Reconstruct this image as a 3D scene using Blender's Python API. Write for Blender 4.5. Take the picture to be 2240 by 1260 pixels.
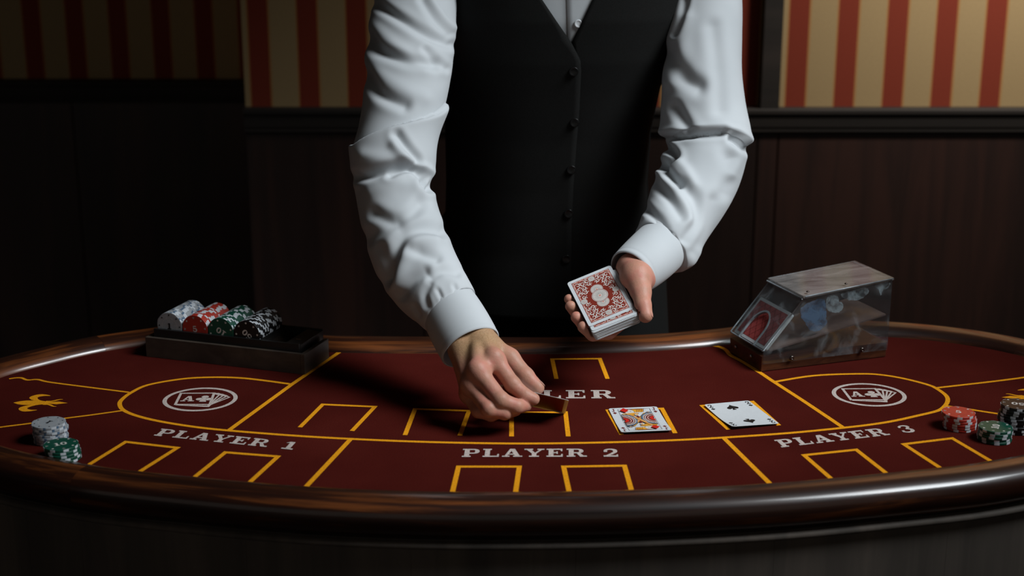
import bpy, math, random
import numpy as np
from mathutils import Vector, Matrix

for _o in list(bpy.data.objects):
    bpy.data.objects.remove(_o, do_unlink=True)
SC = bpy.context.scene
COL = SC.collection
rnd = random.Random(7)

# ------------------------------------------------------------------ camera
FPX, PITCH = 3200.0, math.radians(15.7)          # focal length in pixels of the 2240 wide frame
CAMZ, FELT = 1.457, 0.80
cam_d = bpy.data.cameras.new('camera')
cam_d.sensor_width = 36.0
cam_d.lens = FPX / 2240 * 36
cam_d.clip_start = 0.05
cam_d.dof.use_dof = True
cam_d.dof.focus_distance = 1.90
cam_d.dof.aperture_fstop = 4.0
cam = bpy.data.objects.new('camera', cam_d)
cam.location = (0, 0, CAMZ)
cam.rotation_euler = (math.pi / 2 - PITCH, 0, 0)
COL.objects.link(cam)
SC.camera = cam

# ------------------------------------------------------------------ world and lamps
world = bpy.data.worlds.new('world')
SC.world = world
world.use_nodes = True
world.node_tree.nodes['Background'].inputs[0].default_value = (1.0, 0.91, 0.82, 1)
world.node_tree.nodes['Background'].inputs[1].default_value = 0.14


def area_lamp(name, loc, target, size, power, color, spread):
    d = bpy.data.lights.new(name, 'AREA')
    d.shape = 'RECTANGLE'
    d.size, d.size_y = size
    d.energy = power
    d.color = color
    d.spread = math.radians(spread)
    o = bpy.data.objects.new(name, d)
    o.location = loc
    o.rotation_euler = (Vector(target) - Vector(loc)).to_track_quat('-Z', 'Y').to_euler()
    COL.objects.link(o)
    return o


area_lamp('key_softbox', (1.36, 1.34, 2.48), (0.05, 1.89, 0.95), (0.85, 0.85), 5.3, (0.90, 0.96, 1.0), 47)
area_lamp('added_wall_fill', (1.30, 2.55, 2.40), (1.10, 3.20, 1.45), (0.35, 0.20), 10.0, (1.0, 0.93, 0.84), 95)  # added fill that brightens the right wall, no fixture stands there

vs = SC.view_settings
vs.view_transform = 'Standard'
vs.look = 'None'
vs.gamma = 1.0
vs.use_curve_mapping = False
vs.exposure = 0.0

# ------------------------------------------------------------------ projection helpers (plan of the place taken from the view)
CF = np.array([0, math.cos(PITCH), -math.sin(PITCH)])
CU = np.array([0, math.sin(PITCH), math.cos(PITCH)])
CR = np.array([1.0, 0, 0])
CC = np.array([0, 0, CAMZ])


def ray(px, py):
    return CF + CR * ((px - 1120) / FPX) - CU * ((py - 630) / FPX)


def at(px, py, depth):
    return CC + depth * ray(px, py)


def on(px, py, z=FELT):
    r = ray(px, py)
    return CC + r * ((z - CAMZ) / r[2])


def to_px(p):
    d = np.asarray(p) - CC
    z = d @ CF
    return 1120 + FPX * (d @ CR) / z, 630 - FPX * (d @ CU) / z


# ------------------------------------------------------------------ mesh helpers
class MB:
    def __init__(self):
        self.v, self.f, self.m, self.uv = [], [], [], []
        self.zstep = self.zoff = 0.0

    def add(self, verts, faces, mi=0, uvs=None):
        n = len(self.v)
        self.zoff += self.zstep              # printed layers lie one above the other
        self.v += [(float(p[0]), float(p[1]), float(p[2]) + self.zoff) for p in verts]
        for f in faces:
            self.f.append(tuple(i + n for i in f))
            self.m.append(mi)
            self.uv.append([uvs[i] for i in f] if uvs is not None else None)
        return self

    def poly(self, pts, z=0.0, mi=0):
        return self.add([(p[0], p[1], p[2] if len(p) > 2 else z) for p in pts], [tuple(range(len(pts)))], mi)

    def disc(self, c, rx, ry=None, z=0.0, mi=0, n=24, a0=0, a1=2 * math.pi, rot=0):
        ry = rx if ry is None else ry
        full = abs(a1 - a0 - 2 * math.pi) < 1e-6
        k = n if full else n + 1
        pts = []
        for i in range(k):
            a = a0 + (a1 - a0) * i / n
            x, y = rx * math.cos(a), ry * math.sin(a)
            pts.append((c[0] + x * math.cos(rot) - y * math.sin(rot), c[1] + x * math.sin(rot) + y * math.cos(rot)))
        return self.poly(pts, z, mi)

    def strip(self, pts, w, z=0.0, mi=0, closed=False):
        P = [np.array(p[:2], float) for p in pts]
        n = len(P)
        W = list(w) if hasattr(w, '__len__') else [w] * n
        vs_ = []
        for i in range(n):
            a = P[i - 1] if (i > 0 or closed) else None
            b = P[(i + 1) % n] if (i < n - 1 or closed) else None
            d1 = (P[i] - a) if a is not None else None
            d2 = (b - P[i]) if b is not None else None
            d1 = d1 / (np.linalg.norm(d1) + 1e-12) if d1 is not None else None
            d2 = d2 / (np.linalg.norm(d2) + 1e-12) if d2 is not None else None
            if d1 is None: d1 = d2
            if d2 is None: d2 = d1
            t = d1 + d2
            t /= (np.linalg.norm(t) + 1e-12)
            nrm = np.array([-t[1], t[0]])
            c = max(0.35, nrm @ np.array([-d1[1], d1[0]]))
            h = nrm * (W[i] / 2 / c)
            vs_ += [(*(P[i] - h), z), (*(P[i] + h), z)]
        k = n if closed else n - 1
        return self.add(vs_, [(2 * i, 2 * ((i + 1) % n), 2 * ((i + 1) % n) + 1, 2 * i + 1) for i in range(k)], mi)

    def box(self, lo, hi, mi=0):
        (a, b, c), (d, e, f) = lo, hi
        v = [(a, b, c), (d, b, c), (d, e, c), (a, e, c), (a, b, f), (d, b, f), (d, e, f), (a, e, f)]
        return self.add(v, [(0, 3, 2, 1), (4, 5, 6, 7), (0, 1, 5, 4), (1, 2, 6, 5), (2, 3, 7, 6), (3, 0, 4, 7)], mi)

    def prism(self, poly, dvec, mi=0):
        n = len(poly)
        p = [np.array(q, float) for q in poly]
        d = np.array(dvec, float)
        f = [tuple(range(n)), tuple(range(2 * n - 1, n - 1, -1))]
        f += [(i, n + i, n + (i + 1) % n, (i + 1) % n) for i in range(n)]
        return self.add(p + [q + d for q in p], f, mi)

    def lathe(self, prof, n=32, mi=0, cap=True):
        v, f = [], []
        for r, z in prof:
            for i in range(n):
                a = 2 * math.pi * i / n
                v.append((r * math.cos(a), r * math.sin(a), z))
        for j in range(len(prof) - 1):
            for i in range(n):
                f.append((j * n + i, j * n + (i + 1) % n, (j + 1) * n + (i + 1) % n, (j + 1) * n + i))
        if cap:
            f.append(tuple(range(n - 1, -1, -1)))
            f.append(tuple((len(prof) - 1) * n + i for i in range(n)))
        return self.add(v, f, mi)

    def grid(self, pts, mi=0, closed=False, uvs=None):
        pts = np.asarray(pts, float)
        a, b = pts.shape[:2]
        f = []
        for i in range(a - 1):
            for j in range(b if closed else b - 1):
                k = (j + 1) % b
                f.append((i * b + j, i * b + k, (i + 1) * b + k, (i + 1) * b + j))
        return self.add(pts.reshape(-1, 3), f, mi, uvs)

    def mesh(self, name, mats, smooth=False):
        me = bpy.data.meshes.new(name)
        me.from_pydata(self.v, [], self.f)
        for m in mats:
            me.materials.append(m)
        me.polygons.foreach_set('material_index', self.m)
        if smooth:
            me.polygons.foreach_set('use_smooth', [True] * len(self.f))
        if any(u is not None for u in self.uv):
            ul = me.uv_layers.new(name='UVMap')
            flat = []
            for f, u in zip(self.f, self.uv):
                flat += [c for q in (u or [(0, 0)] * len(f)) for c in q]
            ul.data.foreach_set('uv', flat)
        me.update()
        return me

    def build(self, name, mats, parent=None, smooth=False, world_coords=True):
        if not isinstance(mats, (list, tuple)):
            mats = [mats]
        if parent is not None and world_coords:
            l = WORLD_LOC[parent.name]
            self.v = [(x - l[0], y - l[1], z - l[2]) for x, y, z in self.v]
        o = bpy.data.objects.new(name, self.mesh(name, mats, smooth))
        COL.objects.link(o)
        o.parent = parent
        WORLD_LOC[o.name] = WORLD_LOC[parent.name] if (parent is not None and world_coords) else (0, 0, 0)
        return o


WORLD_LOC = {}


def empty(name, loc):
    o = bpy.data.objects.new(name, None)
    o.empty_display_size = 0.05
    o.location = loc
    COL.objects.link(o)
    WORLD_LOC[o.name] = tuple(loc)
    return o


def tag(o, label, cat, group=None):
    o['label'] = label
    o['category'] = cat
    if group:
        o['group'] = group
    return o


def struct(o):
    o['kind'] = 'structure'
    return o


def catmull(P, n, closed=False):
    P = [np.array(p, float) for p in P]
    k = len(P)
    out = []
    segs = k if closed else k - 1
    for i in range(segs):
        g = lambda j: P[j % k] if closed else P[min(max(j, 0), k - 1)]
        p0, p1, p2, p3 = g(i - 1), g(i), g(i + 1), g(i + 2)
        for s in range(n):
            t = s / n
            out.append(.5 * ((2 * p1) + (p2 - p0) * t + (2 * p0 - 5 * p1 + 4 * p2 - p3) * t * t + (3 * p1 - p0 - 3 * p2 + p3) * t ** 3))
    if not closed:
        out.append(P[-1])
    return out


# ------------------------------------------------------------------ materials
def base_mat(name):
    m = bpy.data.materials.new(name)
    m.use_nodes = True
    return m, m.node_tree, m.node_tree.nodes['Principled BSDF']


def add_noise(nt, coord, scale, detail=4, rough=.55, mapping=None, distort=0):
    tc = nt.nodes.new('ShaderNodeTexCoord')
    src = tc.outputs[coord]
    if mapping:
        mp = nt.nodes.new('ShaderNodeMapping')
        mp.inputs['Scale'].default_value = mapping
        nt.links.new(src, mp.inputs[0])
        src = mp.outputs[0]
    n = nt.nodes.new('ShaderNodeTexNoise')
    n.inputs['Scale'].default_value = scale
    n.inputs['Detail'].default_value = detail
    n.inputs['Roughness'].default_value = rough
    n.inputs['Distortion'].default_value = distort
    nt.links.new(src, n.inputs['Vector'])
    return n.outputs['Fac']


def ramp(nt, fac, stops, interp='LINEAR'):
    r = nt.nodes.new('ShaderNodeValToRGB')
    r.color_ramp.interpolation = interp
    el = r.color_ramp.elements
    while len(el) < len(stops):
        el.new(0.5)
    for e, (p, c) in zip(el, stops):
        e.position = p
        e.color = (*c, 1)
    nt.links.new(fac, r.inputs[0])
    return r.outputs[0]


def bump(nt, bs, fac, strength, dist):
    b = nt.nodes.new('ShaderNodeBump')
    b.inputs['Strength'].default_value = strength
    b.inputs['Distance'].default_value = dist
    nt.links.new(fac, b.inputs['Height'])
    nt.links.new(b.outputs[0], bs.inputs['Normal'])


def plain(name, col, rough=.5, spec=.4, var=.12, scale=60, coord='Object', bmp=0, bdist=.0003, metal=0, coat=0):
    m, nt, bs = base_mat(name)
    f = add_noise(nt, coord, scale)
    lo = tuple(max(0, c * (1 - var)) for c in col)
    hi = tuple(min(1, c * (1 + var)) for c in col)
    nt.links.new(ramp(nt, f, [(.3, lo), (.7, hi)]), bs.inputs['Base Color'])
    bs.inputs['Roughness'].default_value = rough
    bs.inputs['Specular IOR Level'].default_value = spec
    bs.inputs['Metallic'].default_value = metal
    bs.inputs['Coat Weight'].default_value = coat
    bs.inputs['Coat Roughness'].default_value = .15
    if bmp:
        bump(nt, bs, f, bmp, bdist)
    return m


def wood(name, dark, mid, light, coord='Object', mapping=(3, 40, 40), rough=.35, coat=.3, coat_rough=.2, fig=1.5):
    m, nt, bs = base_mat(name)
    g = add_noise(nt, coord, 1.0, 8, .6, mapping, .6)
    w = add_noise(nt, coord, 1.0, 3, .5, tuple(x * .22 for x in mapping), fig)
    mx = nt.nodes.new('ShaderNodeMath'); mx.operation = 'MULTIPLY_ADD'
    nt.links.new(g, mx.inputs[0]); mx.inputs[1].default_value = .55
    mm = nt.nodes.new('ShaderNodeMath'); mm.operation = 'MULTIPLY'
    nt.links.new(w, mm.inputs[0]); mm.inputs[1].default_value = .5
    nt.links.new(mm.outputs[0], mx.inputs[2])
    nt.links.new(ramp(nt, mx.outputs[0], [(.39, dark), (.53, mid), (.65, light)]), bs.inputs['Base Color'])
    bs.inputs['Roughness'].default_value = rough
    bs.inputs['Specular IOR Level'].default_value = .4
    bs.inputs['Coat Weight'].default_value = coat
    bs.inputs['Coat Roughness'].default_value = coat_rough
    bump(nt, bs, g, .15, .0004)
    return m


def srgb(r, g, b):
    f = lambda c: (c / 255 / 12.92) if c / 255 <= .04045 else ((c / 255 + .055) / 1.055) ** 2.4
    return (f(r), f(g), f(b))


M = {}
# felt: wine red baize with fine nap and lint specks
m, nt, bs = base_mat('felt_red')
f1 = add_noise(nt, 'Object', 900, 3, .7)
f2 = add_noise(nt, 'Object', 7, 3, .5)
mixf = nt.nodes.new('ShaderNodeMath'); mixf.operation = 'MULTIPLY_ADD'
nt.links.new(f1, mixf.inputs[0]); mixf.inputs[1].default_value = .7
m2 = nt.nodes.new('ShaderNodeMath'); m2.operation = 'MULTIPLY'; m2.inputs[1].default_value = .3
nt.links.new(f2, m2.inputs[0]); nt.links.new(m2.outputs[0], mixf.inputs[2])
nt.links.new(ramp(nt, mixf.outputs[0], [(.34, (.036, .0042, .0031)), (.52, (.064, .0074, .0052)), (.70, (.105, .016, .011))]), bs.inputs['Base Color'])
bs.inputs['Roughness'].default_value = .95
bs.inputs['Specular IOR Level'].default_value = .03
bump(nt, bs, f1, .35, .0006)
M['felt'] = m
M['gold'] = plain('printed_gold', (.80, .32, .008), .85, .1, .22, 500, bmp=.3)
M['ivory'] = plain('printed_ivory', (.52, .44, .40), .85, .1, .28, 420, bmp=.3)
M['rail'] = wood('varnished_rail_wood', (.010, .003, .0018), (.032, .0085, .0035), (.20, .056, .012), 'UV', (4, 55, 1), .42, .75, .15, 2.5)
M['apron'] = wood('dark_apron_wood', (.060, .050, .042), (.085, .070, .058), (.115, .092, .075), 'Object', (30, 30, 2), .75, .0, .3)
M['box_wood'] = wood('dark_box_wood', (.035, .026, .020), (.058, .044, .034), (.08, .06, .045), 'Object', (30, 30, 60), .5, .1, .3)
M['shoe_wood'] = wood('reddish_shoe_wood', (.022, .006, .003), (.062, .018, .007), (.12, .036, .012), 'Object', (9, 60, 90), .42, .3, .3)
M['black_plastic'] = plain('black_plastic', (.008, .008, .008), .45, .4, .2)
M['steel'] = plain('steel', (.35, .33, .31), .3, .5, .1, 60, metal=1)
M['brass'] = plain('dark_screw', (.12, .10, .09), .35, .5, .1, 60, metal=1)
M['dado'] = wood('dark_dado_wood', (.012, .006, .005), (.021, .010, .008), (.036, .015, .011), 'Object', (18, 18, 1.4), .5, .1, .3)
M['moulding'] = wood('dark_moulding_wood', (.012, .010, .009), (.020, .016, .014), (.030, .023, .020), 'Object', (1.5, 20, 20), .7, .0, .3)
M['floor'] = wood('dark_floor_wood', (.010, .006, .004), (.02, .012, .008), (.03, .018, .012), 'Object', (3, 25, 1), .5, .1, .3)
M['card'] = plain('card_stock', (.64, .67, .69), .42, .35, .03, 300)
M['ink_black'] = plain('ink_black', (.008, .008, .008), .5, .3, .1)
M['ink_red'] = plain('ink_red', (.62, .018, .010), .5, .3, .08)
M['ink_wine'] = plain('ink_wine', (.16, .022, .018), .5, .3, .1)
M['ink_pink'] = plain('ink_pink', (.60, .30, .25), .5, .3, .1)
M['ink_back'] = plain('ink_back_red', (.22, .026, .015), .5, .3, .12, 400)
M['ink_gold'] = plain('ink_gold', (.78, .36, .035), .5, .3, .1)
M['ink_blue'] = plain('ink_blue', (.10, .17, .26), .5, .3, .1)
M['ink_pale'] = plain('ink_pale', (.66, .62, .58), .5, .3, .06)
M['ink_grey'] = plain('ink_grey', (.25, .22, .21), .5, .3, .1)
M['ink_shoe'] = plain('ink_shoe_red', (.42, .075, .070), .5, .3, .35, 900)
M['shirt'] = None
m, nt, bs = base_mat('white_cotton')
tw = add_noise(nt, 'Object', 1400, 2, .6)
tv = add_noise(nt, 'Object', 9, 3, .5)
nt.links.new(ramp(nt, tv, [(.3, (.47, .496, .514)), (.7, (.54, .565, .583))]), bs.inputs['Base Color'])
bs.inputs['Roughness'].default_value = .8
bs.inputs['Specular IOR Level'].default_value = .2
bs.inputs['Sheen Weight'].default_value = .15
bump(nt, bs, tw, .25, .0003)
M['shirt'] = m
M['vest'] = plain('black_wool', (.0125, .0125, .012), .9, .06, .3, 1200, bmp=.3)
M['trousers'] = plain('black_trouser_cloth', (.011, .011, .0105), .9, .12, .3, 1200, bmp=.3)
M['button_black'] = plain('black_button', (.004, .004, .004), .3, .35, .1)
M['button_pearl'] = plain('pearl_button', (.66, .68, .70), .25, .5, .08, coat=.5)
M['leather'] = plain('black_leather', (.01, .009, .008), .4, .4, .2)
M['hair'] = plain('brown_hair', (.03, .018, .010), .6, .3, .4, 200, bmp=.5)
m, nt, bs = base_mat('skin')
s1 = add_noise(nt, 'Object', 55, 4, .6)
s2 = add_noise(nt, 'Object', 700, 3, .6)
SKIN_COL = nt.nodes.new('ShaderNodeMixRGB')
nt.links.new(ramp(nt, s1, [(.3, (.44, .225, .15)), (.52, (.53, .245, .175)), (.72, (.56, .20, .15))]), SKIN_COL.inputs[1])
# sun-tanned, hairy wrist: a patch of its own around the joint of the dealing arm
tcw = nt.nodes.new('ShaderNodeTexCoord')
dst = nt.nodes.new('ShaderNodeVectorMath'); dst.operation = 'DISTANCE'
nt.links.new(tcw.outputs['Object'], dst.inputs[0])
WRIST_NODE = dst
mrw = nt.nodes.new('ShaderNodeMapRange')
nt.links.new(dst.outputs['Value'], mrw.inputs[0])
mrw.inputs[1].default_value, mrw.inputs[2].default_value = .022, .055
mrw.inputs[3].default_value, mrw.inputs[4].default_value = .85, 0
mrw.interpolation_type = 'SMOOTHSTEP'
nt.links.new(mrw.outputs[0], SKIN_COL.inputs[0])
nt.links.new(ramp(nt, s2, [(.35, (.30, .185, .085)), (.6, (.44, .28, .145))]), SKIN_COL.inputs[2])
nt.links.new(SKIN_COL.outputs[0], bs.inputs['Base Color'])
bs.inputs['Roughness'].default_value = .5
bs.inputs['Specular IOR Level'].default_value = .35
bs.inputs['Subsurface Weight'].default_value = .12
bs.inputs['Subsurface Radius'].default_value = (.006, .002, .001)
s3 = add_noise(nt, 'Object', 260, 5, .65)
bump(nt, bs, s3, .40, .0009)
M['skin'] = m
M['nail'] = plain('fingernail', (.50, .25, .19), .42, .35, .06)
for k, c in dict(grey=(.34, .36, .38), red=(.42, .035, .022), green=(.006, .072, .045), black=(.008, .008, .009)).items():
    M['chip_' + k] = plain('chip_' + k, c, .38, .4, .08, 200)
M['chip_white'] = plain('chip_white_spot', (.66, .70, .74), .4, .4, .06, 200)
M['chip_blue'] = plain('chip_blue_spot', (.10, .17, .26), .4, .4, .06, 200)


def stripes(name):
    m, nt, bs = base_mat(name)
    tc = nt.nodes.new('ShaderNodeTexCoord')
    sx = nt.nodes.new('ShaderNodeSeparateXYZ')
    nt.links.new(tc.outputs['Object'], sx.inputs[0])
    a = nt.nodes.new('ShaderNodeMath'); a.operation = 'SUBTRACT'; a.inputs[1].default_value = .4932
    nt.links.new(sx.outputs[0], a.inputs[0])
    b = nt.nodes.new('ShaderNodeMath'); b.operation = 'DIVIDE'; b.inputs[1].default_value = .1064
    nt.links.new(a.outputs[0], b.inputs[0])
    c = nt.nodes.new('ShaderNodeMath'); c.operation = 'FRACT'
    nt.links.new(b.outputs[0], c.inputs[0])
    red, gold, beige = (.235, .040, .022), (.42, .20, .07), (.40, .29, .15)
    col = ramp(nt, c.outputs[0], [(0, red), (.395, gold), (.435, beige), (.965, gold)], 'CONSTANT')
    f = add_noise(nt, 'Object', 260, 3, .6)
    mx = nt.nodes.new('ShaderNodeMixRGB'); mx.blend_type = 'MULTIPLY'; mx.inputs[0].default_value = .5
    nt.links.new(col, mx.inputs[1])
    nt.links.new(ramp(nt, f, [(.25, (.65, .65, .65)), (.75, (1, 1, 1))]), mx.inputs[2])
    nt.links.new(mx.outputs[0], bs.inputs['Base Color'])
    bs.inputs['Roughness'].default_value = .75
    bs.inputs['Specular IOR Level'].default_value = .15
    return m


M['wallpaper'] = stripes('striped_wallpaper')


def acrylic(name, tint, scuff_col, lo, hi, scale, coord='Object', mapping=(1, 1, 1), base=.05, maxs=.8):
    """clear scratched plastic: see-through where clean, hazy where scuffed"""
    m, nt, bs = base_mat(name)
    out = nt.nodes['Material Output']
    f = add_noise(nt, coord, scale, 6, .62, mapping, .8)
    mr = nt.nodes.new('ShaderNodeMapRange')
    nt.links.new(f, mr.inputs[0])
    mr.inputs[1].default_value, mr.inputs[2].default_value = lo, hi
    mr.inputs[3].default_value, mr.inputs[4].default_value = base, maxs
    tr = nt.nodes.new('ShaderNodeBsdfTransparent')
    tr.inputs[0].default_value = (*tint, 1)
    bs.inputs['Base Color'].default_value = (*scuff_col, 1)
    bs.inputs['Roughness'].default_value = .35
    mix = nt.nodes.new('ShaderNodeMixShader')
    nt.links.new(mr.outputs[0], mix.inputs[0])
    nt.links.new(tr.outputs[0], mix.inputs[1])
    nt.links.new(bs.outputs[0], mix.inputs[2])
    gl = nt.nodes.new('ShaderNodeBsdfGlossy')
    gl.inputs['Roughness'].default_value = .08
    lw = nt.nodes.new('ShaderNodeLayerWeight')
    fr = nt.nodes.new('ShaderNodeMath'); fr.operation = 'POWER'; fr.inputs[1].default_value = 4
    nt.links.new(lw.outputs['Facing'], fr.inputs[0])
    fm = nt.nodes.new('ShaderNodeMath'); fm.operation = 'MULTIPLY_ADD'; fm.inputs[1].default_value = .6; fm.inputs[2].default_value = .035
    nt.links.new(fr.outputs[0], fm.inputs[0])
    fr = fm
    mix2 = nt.nodes.new('ShaderNodeMixShader')
    nt.links.new(fr.outputs[0], mix2.inputs[0])
    nt.links.new(mix.outputs[0], mix2.inputs[1])
    nt.links.new(gl.outputs[0], mix2.inputs[2])
    nt.links.new(mix2.outputs[0], out.inputs[0])
    return m


M['acrylic'] = acrylic('clear_acrylic', (.88, .90, .90), (.50, .56, .60), .52, .75, 30, base=.015, maxs=.16)
M['acrylic_top'] = acrylic('scuffed_acrylic', (.8, .82, .82), (.36, .34, .33), .30, .66, 14, mapping=(1, 2.5, 1), base=.10, maxs=.62)
M['acrylic_front'] = acrylic('front_acrylic', (.88, .90, .9), (.50, .56, .60), .55, .75, 45, base=.04, maxs=.28)
M['acrylic_edge'] = plain('acrylic_edge', (.22, .25, .27), .3, .5, .3, 80)
M['blue_patch'] = acrylic('blue_patch', (.9, .92, .95), (.13, .22, .36), .36, .56, 55, base=.15, maxs=.95)
M['white_patch'] = acrylic('white_patch', (.92, .92, .92), (.42, .48, .52), .38, .58, 60, base=.06, maxs=.8)
M['ramp'] = plain('smoky_ramp', (.13, .085, .075), .5, .4, .35, 30)

# ------------------------------------------------------------------ room
WY, WY2 = 3.20, 3.66
b = MB().box((-8, -3, -.05), (6, 4.5, 0))
struct(b.build('floor', M['floor']))
w = MB().box((-.585, WY, 0), (4.5, WY + .25, 3.0)).build('wall_back', M['wallpaper'])
struct(w)
w2 = MB().box((-6, WY2, 0), (-.585, WY2 + .1, 3.0)).build('wall_recess', M['wallpaper'])
struct(w2)
cw = MB().box((-6, -3, 3.0), (4.5, 4.0, 3.1)).build('ceiling', plain('ceiling_paint', (.05, .045, .04), .9, .1))
struct(cw)
wl = MB().box((-6.1, -3, 0), (-6, 4, 3.0)).build('wall_left', M['dado'])
struct(wl)
wr = MB().box((4.5, -3, 0), (4.6, 4, 3.0)).build('wall_right', M['dado'])
struct(wr)


def dado(wall, x0, x1, y, joints):
    xs = [x0] + joints + [x1]
    for a, c in zip(xs[:-1], xs[1:]):
        q = MB().box((a + .002, y - .018, .12), (c - .002, y - .0005, .914))
        q.build('dado_panel', M['dado'], wall)
    q = MB()
    prof = [(.0, .914), (-.022, .914), (-.026, .920), (-.026, .926), (-.028, .930), (-.030, .955), (-.034, .960), (-.034, .968), (-.030, .971), (0, .971)]
    q.prism([(x0, y + o, z) for o, z in prof], (x1 - x0, 0, 0))
    q.build('chair_rail', M['moulding'], wall)
    MB().box((x0, y - .022, 0), (x1, y - .0005, .118)).build('skirting', M['moulding'], wall)


dado(w, -.585, 4.5, WY, [-.2, .54, .585, 1.25, 1.9, 2.55, 3.2])
dado(w2, -6, -.587, WY2, [-5, -4.2, -3.5, -2.9, -2.3, -1.7, -1.1])
MB().box((.541, WY - .03, .972), (.581, WY - .0005, 3.0)).build('trim_1', M['moulding'])
struct(bpy.data.objects['trim_1'])

# ------------------------------------------------------------------ card table
table = empty('card_table', (.03, 1.78, 0))
tag(table, 'kidney-shaped casino card table with wine red felt and varnished wooden rail', 'table')
ctrl = [on(x, y, FELT + .012)[:2] + np.array([0, -.006]) for x, y in
        [(183, 1023), (420, 1050), (665, 1071), (900, 1081), (1125, 1083), (1400, 1078), (1690, 1064), (1950, 1041), (2178, 1015)]]
ctrl += [np.array(p) for p in [(.67, 1.605), (.765, 1.70), (.808, 1.82), (.79, 1.93)]]
ctrl += [on(x, y, FELT + .006)[:2] for x, y in [(2240, 756), (2100, 731), (1942, 716), (1760, 712), (1571, 733), (1426, 745), (1250, 751), (1000, 751), (735, 748), (640, 736), (520, 715), (420, 713), (344, 729), (215, 748), (94, 775)]]
ctrl += [np.array(p) for p in [(-.728, 1.89), (-.745, 1.79), (-.715, 1.69), (-.62, 1.60)]]
line = np.array(catmull(ctrl, 14, True))
seg = np.linalg.norm(np.roll(line, -1, 0) - line, axis=1)
arc = np.concatenate([[0], np.cumsum(seg)])
NL = len(line)
tan = np.roll(line, -1, 0) - np.roll(line, 1, 0)
tan /= np.linalg.norm(tan, axis=1)[:, None]
outw = np.stack([tan[:, 1], -tan[:, 0]], 1)          # the line runs anticlockwise, so this points outward


def off(i, o, z):
    i %= NL
    return (*(line[i] + outw[i] * o), z)


felt = MB()
felt.add([off(i, -.012, FELT) for i in range(NL)] + [off(i, -.012, FELT - .02) for i in range(NL)],
         [tuple(range(NL))] + [(i, NL + i, NL + (i + 1) % NL, (i + 1) % NL) for i in range(NL)])
felt_o = felt.build('felt', M['felt'], table)
felt_o['label'] = 'wine red felt with gold and ivory print'

prof = [((.031 if a > math.pi / 2 else .026) * math.cos(a), -.003 + .017 * math.sin(a)) for a in np.linspace(math.pi, 0, 13)]
prof += [(.026, -.009), (.0245, -.016), (.021, -.023), (.015, -.028), (-.022, -.031), (-.031, -.022)]
plen = np.concatenate([[0], np.cumsum([math.dist(prof[i], prof[i + 1]) for i in range(len(prof) - 1)]), ])


def sweep(i0, i1, prof, plen, name, mat, trim=True, smooth=True, z0=FELT):
    q = MB()
    idx = list(range(i0, i1 + 1))
    pts, uv = [], []
    for n, i in enumerate(idx):
        row = []
        for (o, z), pl in zip(prof, plen):
            p = np.array(off(i, o, z0 + z))
            if trim and n == 0: p[:2] += tan[i % NL] * .00012
            if trim and n == len(idx) - 1: p[:2] -= tan[i % NL] * .00012
            row.append(p)
            uv.append((arc[i] if i < NL else arc[NL] + arc[i - NL], pl + i0 * .37))
        pts.append(row)
    a, b_ = len(idx), len(prof)
    q.grid(pts, closed=True, uvs=uv)
    n = len(q.v)
    q.f.append(tuple(range(b_ - 1, -1, -1))); q.m.append(0); q.uv.append(None)
    q.f.append(tuple((a - 1) * b_ + k for k in range(b_))); q.m.append(0); q.uv.append(None)
    o = q.build(name, mat, table, smooth)
    if smooth:
        o.data.polygons[len(o.data.polygons) - 1].use_smooth = False
        o.data.polygons[len(o.data.polygons) - 2].use_smooth = False
        o.data.set_sharp_from_angle(angle=math.radians(60))
    return o


cuts = [0, 10 * 14, 13 * 14, 16 * 14, 20 * 14, 23 * 14, 26 * 14, 29 * 14, NL]
for a_, c_ in zip(cuts[:-1], cuts[1:]):
    sweep(a_, c_, prof, plen, 'rail_segment', M['rail'])
ap = [(.004, -.033), (.012, -.033), (.012, -.36), (.004, -.36)]
acuts = list(range(0, NL, 21))
for a_, c_ in zip(acuts, acuts[1:] + [NL]):
    sweep(a_, c_, ap, [0, .01, .3, .31], 'apron_panel', M['apron'], smooth=False)
bead = [(.0125, -.0335), (.019, -.0345), (.021, -.038), (.019, -.0415), (.0125, -.0425)]
for a_, c_ in zip(cuts[:-1], cuts[1:]):
    sweep(a_, c_, bead, [0, .01, .012, .02, .03], 'bead_moulding', M['apron'])
ped = MB().lathe([(.30, 0), (.30, .03), (.12, .07), (.09, .12), (.09, .44), (.2, .5), (.2, .77)], 40)
ped.v = [(x + .03, y + 1.78, z) for x, y, z in ped.v]
ped.build('pedestal', M['apron'], table, True)

MARK = FELT + .0002


MARK_N = [0]


def mark(name, fn, mat):
    q = MB()
    MARK_N[0] += 1
    q.zoff, q.zstep = (MARK_N[0] % 12) * .000012, .000008
    fn(q)
    return q.build(name, mat, felt_o)


def px_line(pts, w, smooth=True, wob=0):
    P = [on(x, y)[:2] for x, y in pts]
    if smooth and len(P) > 2:
        P = catmull(P, 6)
    if wob:
        P = [p + np.array([rnd.uniform(-wob, wob), rnd.uniform(-wob, wob)]) for p in P]
    mark('printed_line', lambda q: q.strip(P, w, MARK), M['gold'])


LW = .0052
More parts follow.
